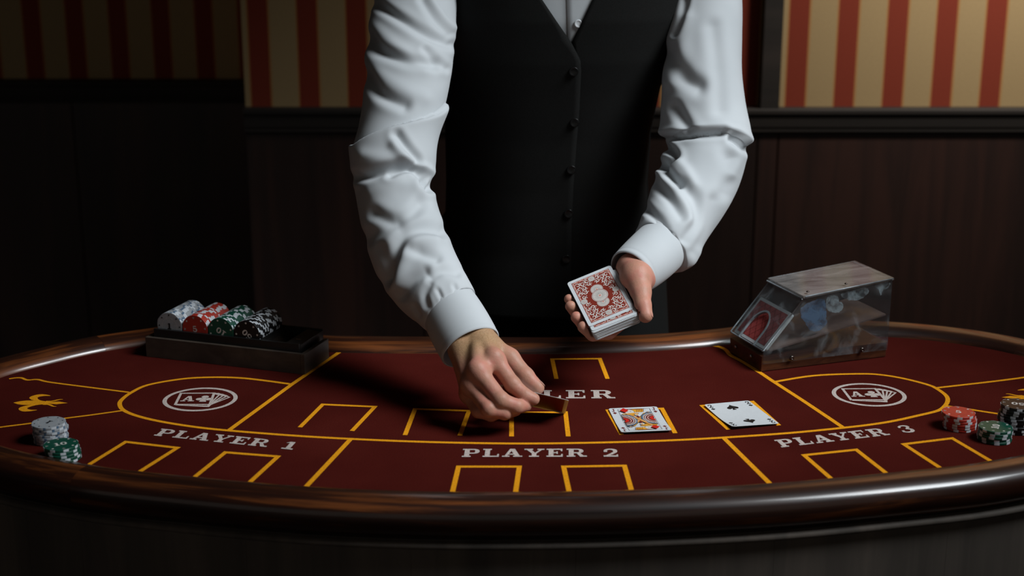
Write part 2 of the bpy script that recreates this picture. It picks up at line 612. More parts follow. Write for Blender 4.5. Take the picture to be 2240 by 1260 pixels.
# the long arc that closes the two lobes
px_line([(639, 841), (581, 833), (525, 827), (465, 825.5), (400, 829), (325, 842), (287, 859), (266, 875), (262, 886), (271, 898), (300, 910), (350, 922),
         (425, 934), (500, 942), (640, 953), (760, 960), (900, 966), (1040, 969.5), (1160, 970.5), (1280, 969), (1400, 966), (1500, 962), (1590, 957),
         (1680, 951), (1755, 945), (1845, 936), (1905, 929), (1955, 921), (2005, 910), (2050, 899), (2066, 889), (2073, 877), (2069, 865), (2050, 851),
         (2030, 842), (1980, 829), (1930, 820.5), (1880, 818), (1780, 822), (1692, 836)], LW + .0006)
px_line([(752, 764), (640, 840), (500, 942)], LW + .0012, False)
px_line([(1556, 756), (1574, 759), (1588, 766), (1598, 777), (1625, 792), (1665, 817), (1692, 835), (1760, 879), (1845, 936)], LW + .0012)
px_line([(20, 829), (34, 827), (47, 827), (60, 831.5), (82, 830.5), (107, 836), (175, 845), (282, 858.5)], LW - .001)
px_line([(-60, 945), (0, 935), (62, 927), (130, 917), (200, 908), (271, 898)], LW - .001)
px_line([(2047, 849), (2100, 843), (2170, 835), (2240, 826), (2330, 813)], LW)
px_line([(2066, 888), (2110, 894), (2180, 905), (2320, 925)], LW)
px_line([(767, 961), (664, 1071)], LW + .001, False)
px_line([(1583, 958), (1690, 1064)], LW + .001, False)
for pts in ([(183, 1024), (275, 967), (388, 980), (296, 1038)], [(418, 1050), (493, 990), (608, 999), (538, 1063)],
            [(988, 1084), (1003, 1021), (1136, 1021), (1127, 1083)], [(1246, 1081), (1233, 1021), (1366, 1019), (1383, 1079)],
            [(1826, 1054), (1759, 996), (1873, 984), (1946, 1041)], [(2065, 1029), (1977, 972), (2083, 959), (2178, 1015)],
            [(656, 935), (706, 885), (820, 890), (770, 943)], [(886, 952), (908, 895), (1026, 899), (1006, 953)],
            [(1119, 955), (1119, 903), (1237, 902), (1243, 955)], [(1360, 951), (1330, 898), (1448, 894), (1477, 948)],
            [(1594, 940), (1536, 888), (1646, 879), (1704, 931)], [(1217, 829), (1208, 786), (1312, 785), (1329, 829)]):
    P = [on(x, y)[:2] for x, y in pts]
    mark('printed_card_box', lambda q: q.strip(P, LW + .0006, MARK), M['gold'])


# slab serif lettering drawn stroke by stroke: unit cap height, returns (strips, polygons, advance)
def arc_pts(cx, cy, rx, ry, a0, a1, n=14):
    return [(cx + rx * math.cos(math.radians(a0 + (a1 - a0) * i / n)), cy + ry * math.sin(math.radians(a0 + (a1 - a0) * i / n))) for i in range(n + 1)]


def rect(x0, y0, x1, y1):
    return [(x0, y0), (x1, y0), (x1, y1), (x0, y1)]


SW, SL = .28, .14


def glyph(ch):
    S, Q = [], []
    if ch in 'PRD':
        Q += [rect(.12, 0, .12 + SW, 1), rect(0, 0, .49, SL), rect(0, 1 - SL, .4, 1)]
    if ch == 'P':
        S.append(([(.35, .935)] + arc_pts(.62, .70, .22, .235, 90, -90) + [(.35, .465)], [.13] * 4 + [.17, .21, .24, .25, .25, .25, .24, .21, .17] + [.13] * 4))
        return S, Q, 1.06
    if ch == 'R':
        S.append(([(.35, .935)] + arc_pts(.62, .715, .21, .22, 90, -90) + [(.35, .495)], [.13] * 4 + [.17, .21, .24, .25, .25, .25, .24, .21, .17] + [.13] * 4))
        Q += [[(.52, .5), (.76, .46), (1.0, .06), (.74, .06)], rect(.74, 0, 1.14, SL)]
        return S, Q, 1.22
    if ch == 'D':
        S.append(([(.35, .935)] + arc_pts(.56, .5, .34, .435, 90, -90) + [(.35, .065)], [.13] * 4 + [.17, .22, .25, .26, .26, .26, .25, .22, .17] + [.13] * 4))
        return S, Q, 1.16
    if ch == 'L':
        Q += [rect(.12, 0, .12 + SW, 1), rect(0, 0, .92, SL), rect(0, 1 - SL, .49, 1), [(.78, 0), (.92, 0), (.92, .36), (.84, .36)]]
        return S, Q, 1.0
    if ch == 'E':
        Q += [rect(.12, 0, .12 + SW, 1), rect(0, 0, .92, SL), rect(0, 1 - SL, .9, 1), [(.78, 0), (.92, 0), (.92, .34), (.84, .34)],
              [(.9, 1), (.76, 1), (.82, .68), (.9, .68)], rect(.36, .45, .62, .57), rect(.56, .36, .64, .66)]
        return S, Q, 1.04
    if ch == 'A':
        Q += [[(.12, .05), (.26, .05), (.62, 1), (.42, 1)], [(.74, .05), (1.02, .05), (.70, 1), (.42, 1)], rect(0, 0, .42, SL), rect(.62, 0, 1.14, SL), rect(.28, .27, .78, .39)]
        return S, Q, 1.14
    if ch == 'Y':
        Q += [[(.08, .95), (.36, .95), (.66, .42), (.44, .42)], [(.92, .95), (1.06, .95), (.70, .42), (.55, .42)], rect(.43, 0, .69, .45), rect(.28, 0, .84, SL), rect(0, 1 - SL, .5, 1), rect(.74, 1 - SL, 1.14, 1)]
        return S, Q, 1.16
    if ch == '1':
        Q += [rect(.22, 0, .22 + SW, 1), rect(0, 0, .68, SL), [(.0, .80), (.22, 1), (.3, 1), (.3, .82)]]
        return S, Q, .74
    if ch == '2':
        S.append((arc_pts(.42, .68, .30, .25, 175, -35) + [(.50, .36), (.22, .10)], [.12, .15, .17, .16, .14, .13, .13, .15, .18, .21, .23, .24, .23, .21, .19, .17, .15]))
        Q += [rect(.04, 0, .80, .17), [(.70, 0), (.86, 0), (.86, .28), (.79, .28)]]
        Q.append([(.06, .58), (.25, .58), (.27, .74), (.06, .74)])
        return S, Q, .9
    if ch == '3':
        S.append((arc_pts(.40, .74, .27, .20, 160, -80), [.12, .14, .14, .13, .13, .14, .17, .20, .22, .22, .2, .17, .14, .13, .12]))
        S.append((arc_pts(.40, .29, .32, .23, 85, -165), [.12, .13, .15, .18, .21, .23, .24, .23, .2, .17, .14, .13, .13, .14, .14]))
        Q += [rect(.03, .12, .20, .34), rect(.07, .70, .22, .88)]
        return S, Q, .86
    if ch == '5':
        S.append((arc_pts(.38, .32, .30, .26, 135, -160), [.10, .12, .14, .18, .21, .23, .23, .22, .2, .17, .14, .13, .13, .14, .14]))
        Q += [rect(.12, .84, .66, 1), [(.10, .45), (.22, .45), (.24, 1), (.12, 1)], rect(.04, .12, .18, .32)]
        return S, Q, .82
    if ch == '0':
        S.append((arc_pts(.42, .5, .30, .42, 0, 360, 24), [.24] * 3 + [.2, .16, .14, .14, .16, .2] + [.24] * 6 + [.2, .16, .14, .14, .16, .2] + [.24] * 4))
        return S, Q, .9
    if ch == 'J':
        Q += [rect(.34, .25, .34 + .2, 1), rect(.2, .88, .74, 1)]
        S.append((arc_pts(.26, .26, .18, .20, 0, -170), .17))
        return S, Q, .8
    return S, Q, .62


def text_shapes(txt, gap=.07):
    out, x = [], 0
    for ch in txt:
        S, Q, adv = glyph(ch)
        for pts, wd in S:
            out.append(('s', [(x + p[0], p[1]) for p in pts], wd))
        for pts in Q:
            out.append(('q', [(x + p[0], p[1]) for p in pts], 0))
        x += adv + gap
    return out, x - gap


def put_text(q, txt, fn, z, mi=0, gap=.07, norm=True):
    sh, W = text_shapes(txt, gap)
    for k_, (kind, pts, wd) in enumerate(sh):
        dz = k_ % 12 * .000006
        if kind == 's':                 # expand the stroke in glyph space, then map its outline
            t = MB().strip(pts, wd)
            vv = [fn(p[0] / W if norm else p[0], p[1]) for p in t.v]
            q.add([(v[0], v[1], (z if len(v) < 3 else v[2]) + dz) for v in vv], t.f, mi)
        else:
            vv = [fn(p[0] / W if norm else p[0], p[1]) for p in pts]
            q.add([(v[0], v[1], (z if len(v) < 3 else v[2]) + dz) for v in vv], [tuple(range(len(vv)))], mi)


def word(txt, A, B, T, gap=.07):
    a, b_, t = on(*A)[:2], on(*B)[:2], on(*T)[:2]
    mark('lettering', lambda q: put_text(q, txt, lambda x, y: a + (b_ - a) * x + (t - a) * y, MARK, 0, gap), M['ivory'])


word('PLAYER 1', (336, 953), (641, 985), (354, 938), .10)
word('PLAYER 2', (1010, 1000), (1354, 1000), (1013, 982.5), .10)
word('PLAYER 3', (1710, 979), (2006, 945), (1693, 963), .10)
word('DEALER', (1008, 872), (1350, 872), (1011, 854), .16)


def emblem(c, flip):
    cx, cy = on(*c)[:2]
    R = .0475

    def fn(q):
        T = lambda p: (cx + p[0] * R * 1.02, cy + p[1] * R * .95)
        def st(pts, w, closed=False): q.strip([T(p) for p in pts], w * R, MARK, 0, closed)
        q.strip([T((.94 * math.cos(a), .94 * math.sin(a))) for a in np.linspace(0, 2 * math.pi, 64, endpoint=False)], .115 * R, MARK, 0, True)
        st([(-.62, .50), (.28, .52), (.34, -.44), (-.58, -.44)], .075, True)
        # the fanned cards behind the ace
        for k, (x1, y1) in enumerate([(.46, .44), (.58, .36), (.68, .27), (.76, .16)]):
            st([(.30, .50 - k * .02), (x1 - .06, y1 + .06), (x1, y1), (.30, -.62 + .02 * k)], .05)
        st([(.36, -.46), (.33, -.62), (-.10, -.56), (-.56, -.48)], .06)
        st([(.33, -.56), (-.2, -.52)], .05)
        # A and club
        put_text(q, 'A', lambda x, y: T((-.51 + x * .37, -.18 + y * .44)), MARK)
        for ox, oy in ((-.11, -.03), (.13, -.03), (.01, .16)):
            q.disc(T((.09 + ox, .03 + oy)), .10 * R, None, MARK)
        q.poly([T(p) for p in [(.07, .08), (.13, .08), (.20, -.22), (.0, -.22)]], MARK)
        q.disc(T((.10, .03)), .07 * R, None, MARK)
    mark('card_emblem', fn, M['ivory'])


emblem((438, 873.5), 1)
emblem((1901, 863.5), 1)


def fleur(c, s, rot):
    cx, cy = c
    ca, sa = math.cos(rot), math.sin(rot)

    def fn(q):
        def T(p):          # local: +x runs from the foot to the tip
            x, y = p[0] * s, p[1] * s
            return (cx + x * ca - y * sa, cy + x * sa + y * ca)
        tip = [(.50, 0)] + [(.50 - .1 * i, .115 * math.sin(math.pi * (i / 6.2) ** .8)) for i in range(1, 6)] + [(-.10, .03)]
        q.poly([T(p) for p in tip] + [T((x, -y)) for x, y in tip[::-1][:-1]], MARK)
        q.poly([T(p) for p in [(-.12, .10), (-.05, .10), (-.05, -.10), (-.12, -.10)]], MARK)
        q.poly([T(p) for p in [(-.10, .03), (-.28, .07), (-.46, 0), (-.28, -.07), (-.10, -.03)]], MARK)
        for sg in (1, -1):
            pts = [(-.06, .05), (.06, .09), (.17, .17), (.23, .27), (.18, .36), (.08, .385), (-.04, .36)]
            q.strip([T((x, sg * y)) for x, y in catmull(pts, 5)], [s * w_ for w_ in np.interp(np.linspace(0, 1, 31), [0, .2, .5, .75, 1], [.04, .06, .15, .12, .01])], MARK)
            pts = [(-.09, .05), (-.18, .10), (-.26, .17), (-.32, .18)]
            q.strip([T((x, sg * y)) for x, y in catmull(pts, 5)], [s * w_ for w_ in np.interp(np.linspace(0, 1, 16), [0, .5, 1], [.05, .045, .01])], MARK)
    mark('fleur_de_lis', fn, M['gold'])


fl, fr_ = on(91, 881.5)[:2], on(2247, 869)[:2]
fleur(fl, .074, math.pi - .02)
fleur(fr_, .074, .03)

# ------------------------------------------------------------------ poker chips
CR_, CT = .0200, .0033


def make_chip_meshes():
    out = {}
    prof = [(CR_ - .0006, 0), (CR_ - .0001, .0003), (CR_, .0007), (CR_, CT - .0007), (CR_ - .0001, CT - .0003), (CR_ - .0006, CT)]
    for k in ('grey', 'red', 'green', 'black'):
        me = MB().lathe(prof, 40).mesh('poker_chip', [M['chip_' + k]], True)
        for p in me.polygons:
            if len(p.vertices) > 4:
                p.use_smooth = False
        out[k] = me
    def spot(a_half, r):
        q = MB()
        rows = []
        for z in (.0002, CT - .0002):
            rows.append([(r * math.cos(t), r * math.sin(t), z) for t in np.linspace(-a_half, a_half, 5)])
        rows = [[(x * .985, y * .985, z) for x, y, z in rows[0]]] + rows + [[(x * .985, y * .985, z) for x, y, z in rows[1]]]
        q.grid(rows)
        return q
    out['spot'] = spot(.155, CR_ + .00012).mesh('edge_spot', [M['chip_white']])
    out['bluespot'] = spot(.07, CR_ + .00014).mesh('edge_spot', [M['chip_blue']])
    for k, num in dict(grey='1', red='5', green='10', black='50').items():
        q = MB()
        z = CT + .00012
        for i in range(8):
            a = i * math.pi / 4
            cx, cy = .0163 * math.cos(a), .0163 * math.sin(a)
            if k == 'grey':
                q.disc((cx, cy), .0011, None, z, 0, 10)
            elif i % 2:
                d = .0016
                q.poly([(cx + d * math.cos(a + t), cy + d * math.sin(a + t)) for t in (0, math.pi / 2, math.pi, -math.pi / 2)], z)
            else:
                d = .0013
                q.disc((cx - d * .5 * math.sin(a), cy + d * .5 * math.cos(a)), d * .7, None, z, 0, 10)
                q.disc((cx + d * .5 * math.sin(a), cy - d * .5 * math.cos(a)), d * .7, None, z, 0, 10)
                q.poly([(cx - d * 1.15 * math.sin(a), cy + d * 1.15 * math.cos(a)), (cx - d * 1.5 * math.cos(a), cy - d * 1.5 * math.sin(a)), (cx + d * 1.15 * math.sin(a), cy - d * 1.15 * math.cos(a)), (cx + d * .3 * math.cos(a), cy + d * .3 * math.sin(a))], z)
        h = .0088
        sh, W = text_shapes(num)
        put_text(q, num, lambda x, y: ((x - W / 2) * h, (y - .5) * h), z, 0, .07, False)
        q.strip([(.0118 * math.cos(t), .0118 * math.sin(t)) for t in np.linspace(0, 2 * math.pi, 48, endpoint=False)], .00028, z, 1, True)
        out['face_' + k] = q.mesh('printed_face', [M['ink_black'] if k == 'grey' else M['ink_pale'], M['chip_' + k] if k != 'grey' else M['ink_pale']])
    return out


CH = make_chip_meshes()


def chip(color, mat4, label, group, face=False, face_rot=0.0):
    o = bpy.data.objects.new('poker_chip', CH[color])
    COL.objects.link(o)
    o.matrix_world = mat4
    tag(o, label, 'poker chip', group)
    for i in range(8):
        s = bpy.data.objects.new('edge_spot', CH['spot'])
        COL.objects.link(s)
        s.parent = o
        s.rotation_euler = (0, 0, (i + .5) * math.pi / 4)
        if color == 'grey':
            s2 = bpy.data.objects.new('edge_spot', CH['bluespot'])
            COL.objects.link(s2)
            s2.parent = o
            s2.rotation_euler = (0, 0, (i + .5) * math.pi / 4 + .24)
    if face:
        s = bpy.data.objects.new('printed_face', CH['face_' + color])
        COL.objects.link(s)
        s.parent = o
        s.rotation_euler = (0, 0, face_rot)
    return o


def stack(color, base_px, n, top_num_rot, slide, where, group):
    p = on(*base_px)
    names = dict(grey='grey', red='red', green='dark green', black='black')
    num = dict(grey='1', red='5', green='10', black='50')
    for i in range(n):
        dx, dy = slide(i)
        rz = rnd.uniform(-.25, .25) if i < n - 1 else .2
        m4 = Matrix.Translation((p[0] + dx + rnd.uniform(-.0006, .0006), p[1] + dy + rnd.uniform(-.0006, .0006), FELT + .0004 + i * (CT + .0001))) @ Matrix.Rotation(rz, 4, 'Z')
        if i == n - 1:
            chip(color, m4, f'{names[color]} poker chip numbered {num[color]} topping the stack {where}', group, True, top_num_rot)
        elif i == 0:
            chip(color, m4, f'{names[color]} poker chip at the bottom of the stack {where}', group)
        else:
            chip(color, m4, f'{names[color]} poker chip amid the stack {where}', group)


Z0 = lambda i: (0, 0)
stack('red', (2097, 935), 6, -.45, lambda i: (-.0015 if i > 3 else .001, 0), 'beside the gold lobe line', 'red chips of the felt stack')
stack('green', (2175, 962), 5, .9, Z0, 'before the black chips', 'green chips of the stack beside black chips')
stack('black', (2219, 941), 10, 2.6, lambda i: (.002 * math.sin(i), .001 * math.cos(2 * i)), 'behind the green stack', 'black chips of the felt stack')
stack('grey', (112, 964), 7, 2.5, lambda i: (.001 * math.sin(i * 2), 0), 'near the fleur-de-lis', 'grey chips of the felt stack')
stack('green', (141, 1003), 5, .3, lambda i: (-.0014 * max(0, i - 1), .0008 * max(0, i - 1)), 'slid against grey chips', 'green chips of the stack beside grey chips')

# ------------------------------------------------------------------ chip tray in its wooden box
tb = on(667, 820)
ta = on(320, 780)
tx = (tb - ta) / np.linalg.norm(tb - ta)                 # along the front of the box
ty = np.array([-tx[1], tx[0], 0])                        # away from the viewer
TL, TD = np.linalg.norm(tb - ta), .0765
tz = np.array([0, 0, 1.0])
tray = empty('chip_tray', (ta + tx * TL / 2 + ty * TD / 2) * np.array([1, 1, 0]) + np.array([0, 0, FELT]))
tag(tray, 'dark wooden chip tray with black grooved insert on the felt', 'chip tray')
TP = lambda x, y, z: ta * np.array([1, 1, 0]) + tx * x + ty * y + tz * (FELT + z)


def obox(q, x0, x1, y0, y1, z0, z1, T, mi=0):
    v = [T(x, y, z) for z in (z0, z1) for y in (y0, y1) for x in (x0, x1)]
    return q.add(v, [(0, 2, 3, 1), (4, 5, 7, 6), (0, 1, 5, 4), (1, 3, 7, 5), (3, 2, 6, 7), (2, 0, 4, 6)], mi)


BH, WT = .029, .006
obox(MB(), .0005, TL - WT - .0004, 0, WT, .0004, BH, TP).build('front_board', M['box_wood'], tray)
obox(MB(), TL - WT, TL, 0, TD, .0004, BH, TP).build('side_board', M['box_wood'], tray)
obox(MB(), 0, WT, WT + .0004, TD, .0004, BH, TP).build('side_board', M['box_wood'], tray)
obox(MB(), WT + .0004, TL - WT - .0004, TD - WT, TD, .0004, .0222, TP).build('back_board', M['box_wood'], tray)
obox(MB(), WT + .0004, TL - WT - .0004, WT + .0004, TD - WT - .0004, .0004, .006, TP).build('base_board', M['box_wood'], tray)
GC, GP, GX = .0455, .0408, .034                           # groove centre height, pitch, first centre
csec = [(.011, .0385)]
for i in range(5):
    cx = GX + i * GP
    if cx + .02 > TL - .011: break
    for t in np.linspace(math.pi + .28, 2 * math.pi - .28, 13):
        csec.append((cx + .0206 * math.cos(t), GC + .0206 * math.sin(t)))
csec += [(TL - .011, .0385)]
q = MB()
y0_, y1_ = .0112, .0800
q.grid([[TP(x, y, z) for x, z in csec] for y in (y0_, y1_)])
q.grid([[TP(x, y, .0226) for x, z in csec] for y in (y0_, y1_)])
obox(q, .011, TL - .011, .0066, y0_, .0226, .0405, TP)
obox(q, .011, TL - .011, y1_, y1_ + .003, .0226, .0405, TP)
obox(q, .0105, .0115, y0_, y1_, .0226, .0385, TP)
obox(q, TL - .0115, TL - .0105, y0_, y1_, .0226, .0385, TP)
q.build('grooved_insert', M['black_plastic'], tray)
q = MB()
obox(q, TL - .028, TL - .020, .03, .032, .0386, .0395, TP)  # added sliver standing in for a small pale glint on the tray
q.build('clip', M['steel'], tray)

for r, (col_, rot) in enumerate([('grey', 0), ('red', .1), ('green', 2.6), ('black', 2.4)]):
    cx = GX + r * GP
    n = 20
    nm = dict(grey='grey', red='red', green='dark green', black='black')[col_]
    for i in range(n):
        c = TP(cx, .0114 + (i + 1) * (CT + .00008) , GC - .0003)
        zax = -ty
        rz = rnd.uniform(-.3, .3) if i else 0
        X = tx * math.cos(rz) + tz * math.sin(rz)
        Y = np.cross(zax, X)
        m4 = Matrix(((X[0], Y[0], zax[0], c[0]), (X[1], Y[1], zax[1], c[1]), (X[2], Y[2], zax[2], c[2]), (0, 0, 0, 1)))
        if i == 0:
            chip(col_, m4, f'front {nm} poker chip of its tray row, numbered face showing', f'{nm} chips in the tray', True, rot)
        else:
            chip(col_, m4, f'{nm} poker chip on edge in its wooden tray row' if i < n - 1 else f'rearmost {nm} poker chip of its wooden tray row', f'{nm} chips in the tray')

# ------------------------------------------------------------------ playing cards
CWD, CLN, CTH, CRD = .063, .088, .0003, .0035


def card_mesh(curve, name='playing_card'):
    ys = sorted(set([-CLN / 2 + CRD * (1 - math.cos(a)) for a in np.linspace(0, math.pi / 2, 6)] + list(np.linspace(-CLN / 2 + CRD, CLN / 2 - CRD, 12)) +
                    [CLN / 2 - CRD * (1 - math.cos(a)) for a in np.linspace(0, math.pi / 2, 6)]))
    top, bot = [], []
    for y in ys:
        e = CLN / 2 - abs(y)
        hw = CWD / 2 - (CRD - math.sqrt(max(0, CRD ** 2 - (CRD - e) ** 2)) if e < CRD else 0)
        xs = np.linspace(-hw, hw, 9)
        top.append([(x, y, curve(x, y) + CTH) for x in xs])
        bot.append([(x, y, curve(x, y)) for x in xs])
    q = MB()
    n, k = len(ys), 9
    q.grid(top)
    q.add(np.array(bot).reshape(-1, 3), [(i * k + j, (i + 1) * k + j, (i + 1) * k + j + 1, i * k + j + 1) for i in range(n - 1) for j in range(k - 1)])
    o = n * k
    ring = [(0, j) for j in range(k)] + [(i, k - 1) for i in range(1, n)] + [(n - 1, j) for j in range(k - 2, -1, -1)] + [(i, 0) for i in range(n - 2, 0, -1)]
    ids = [i * k + j for i, j in ring]
    for a, b_ in zip(ids, ids[1:] + ids[:1]):
        q.f.append((a, a + o, b_ + o, b_)); q.m.append(0); q.uv.append(None)
    return q.mesh(name, [M['card']])


PZ = CTH + .00012


def lay(q, curve, lift=PZ):
    q.v = [(x, y, z + curve(x, y) + lift) for x, y, z in q.v]
    return q


def spade(q, c, s, inv=False, mi=0, z=0):
    sg = -1 if inv else 1
    T = lambda x, y: (c[0] + sg * x * s, c[1] + sg * y * s)
    left = catmull([(0, .55), (-.16, .28), (-.42, .04), (-.46, -.18), (-.30, -.32), (-.08, -.22)], 5)
    q.poly([T(*p) for p in left] + [T(-p[0], p[1]) for p in left[::-1][:-1]], z, mi)
    q.poly([T(-.04, -.15), T(.04, -.15), T(.17, -.52), T(-.17, -.52)], z, mi)


def diamond(q, c, s, mi=0, z=0):
    q.poly([(c[0], c[1] + .6 * s), (c[0] - .45 * s, c[1]), (c[0], c[1] - .6 * s), (c[0] + .45 * s, c[1])], z, mi)


def index(q, ch, suit, mi):
    for sx in (-1, 1):
        for sy in (-1, 1):
            bx, by = sx * .0262, sy * .0365
            put_text(q, ch, lambda x, y: (bx + sy * (x - .42) * .0072 * .9, by + sy * (y - .5) * .0095, 0), 0, mi, .07, False)
            c = (bx, by - sy * .0095)
            if suit == 's': spade(q, c, .0058, sy < 0, mi)
            else: diamond(q, c, .0060, mi)


def new_card(mesh, m4, label, group=None):
    o = bpy.data.objects.new('playing_card', mesh)
    COL.objects.link(o)
    o.matrix_world = m4
    WORLD_LOC[o.name] = (0, 0, 0)
    tag(o, label, 'playing card', group)
    return o


def child(name, mesh, parent):
    o = bpy.data.objects.new(name, mesh)
    COL.objects.link(o)
    o.parent = parent
    return o


# two of spades
cv2 = lambda x, y: .0008 + .0035 * (y / .044) ** 2 * (1 if y < 0 else .35) * (.6 - .4 * x / .0315)
corners = [on(*p) for p in [(1541, 890), (1644, 878), (1699, 930), (1598, 937)]]
cen = sum(corners) / 4
two = new_card(card_mesh(cv2), Matrix.Translation((cen[0], cen[1] - .002, FELT + .0006)) @ Matrix.Rotation(math.radians(16.5), 4, 'Z'), 'two of spades lying face up in a gold card box')
q = MB()
spade(q, (0, .026), .0165)
spade(q, (0, -.026), .0165, True)
index(q, '2', 's', 0)
child('printed_pips', lay(q, cv2).mesh('printed_pips', [M['ink_black']]), two)

# jack of diamonds, a plain double-ended court figure
cvj = lambda x, y: .0006 + .0022 * (y / .044) ** 2 * (1 if y < 0 else .3)
corners = [on(*p) for p in [(1331, 898), (1440, 893), (1469, 946), (1356, 948)]]
cen = sum(corners) / 4
jack = new_card(card_mesh(cvj), Matrix.Translation((cen[0], cen[1] - .001, FELT + .0006)) @ Matrix.Rotation(math.radians(6.8), 4, 'Z'), 'jack of diamonds court card lying face up in a gold card box')
q = MB()
JM = ['ink_black', 'ink_red', 'ink_gold', 'ink_wine', 'ink_pink', 'ink_blue', 'ink_pale']
fx, fy = .0205, .0385
q.strip([(-fx, -fy), (fx, -fy), (fx, fy), (-fx, fy)], .0004, 0, 0, True)
for sg in (1, -1):
    T = lambda p: (p[0] * sg, p[1] * sg)
    z = [0.0]
    def up():
        z[0] += .00003
        return z[0]
    # hat, hair, pale face
    q.poly([T(p) for p in [(-.002, .027), (.010, .027), (.012, .0375), (-.004, .0375)]], up(), 2)
    q.disc(T((-.0075, .029)), .0065, .0080, up(), 6)
    q.strip([T((-.0075 + .0065 * math.cos(t), .029 + .008 * math.sin(t))) for t in np.linspace(0, 6.2, 24)], .0004, up(), 0)
    q.poly([T(p) for p in [(-.014, .036), (-.008, .0382), (.008, .0382), (.016, .036), (.008, .0365), (-.008, .0365)]], up(), 3)
    q.disc(T((-.0095, .030)), .0008, None, up(), 5, 8)
    q.disc(T((-.0055, .030)), .0008, None, up(), 5, 8)
    for k in range(5):
        q.strip([T((.002 + .0022 * k, .0272)), T((.0035 + .0022 * k, .0372))], .0004, up(), 3)
    # curls and sleeve
    for k in range(4):
        q.strip([T(p) for p in catmull([(.010 + .002 * k, .020 - .002 * k), (.015 + .001 * k, .026), (.019, .022 - .004 * k)], 5)], .0007, up(), (0, 3, 2, 5)[k])
    q.poly([T(p) for p in [(-.0195, .017), (-.006, .014), (.004, .0225), (-.004, .024), (-.018, .022)]], up(), 2)
    q.strip([T(p) for p in [(-.0195, .017), (-.006, .014), (.004, .0225)]], .0006, up(), 3)
    q.strip([T(p) for p in [(-.019, .0195), (-.006, .0165), (.002, .024)]], .0004, up(), 3)
    for k in range(7):
        q.disc(T((-fx + .0018, -.022 + .006 * k)), .0009, .0022, up(), 0, 8)
        q.disc(T((-fx + .0030, -.019 + .006 * k)), .0006, .0016, up(), 2, 8)
    # collar of concentric half rings at the side
    for r, wd, mi in ((.0150, .0006, 0), (.0138, .0018, 5), (.0124, .0010, 6), (.0114, .0010, 3), (.0104, .0010, 6), (.0092, .0014, 3), (.0077, .0014, 4), (.0062, .0014, 3), (.0036, .0036, 1)):
        q.strip([T((-fx + .0006 + r * math.cos(t) * 1.15, -.002 + r * 1.40 * math.sin(t))) for t in np.linspace(-math.pi / 2, math.pi / 2, 17)], wd * 1.1, up(), mi)
    for t in np.linspace(-1.35, 1.35, 9):
        q.disc(T((-fx + .0006 + .0124 * math.cos(t) * 1.15, -.002 + .0124 * 1.40 * math.sin(t))), .0008, None, up(), 6, 8)
    diamond(q, T((-.0135, .0315 - .0)), .0125, 1, up())
# crossing bands in the middle
z0 = .0006
for a, b_ in (((-.0120, -.022), (.0120, .022)), ((-.0120, .022), (.0120, -.022))):
    q.strip([a, b_], .0046, z0, 0)
    q.strip([a, b_], .0040, z0 + .00003, 2)
    q.strip([a, b_], .0012, z0 + .00006, 4)
    z0 += .0001
q.poly([(0, .014), (-.0075, 0), (0, -.014), (.0075, 0)], z0, 3)
q.poly([(0, .0115), (-.006, 0), (0, -.0115), (.006, 0)], z0 + .00003, 2)
q.poly([(0, .0085), (-.0045, 0), (0, -.0085), (.0045, 0)], z0 + .00006, 3)
q.strip([(-.0012, -.004), (.0012, .004)], .002, z0 + .0001, 6)
for sg in (1, -1):
    q.disc((0, sg * .0165), .0026, .003, z0 + .0001, 6)
    q.disc((0, sg * .0165), .0012, .0018, z0 + .00013, 2)
index(q, 'J', 'd', 3)
child('printed_court_figure', lay(q, cvj).mesh('printed_court_figure', [M[k] for k in JM]), jack)


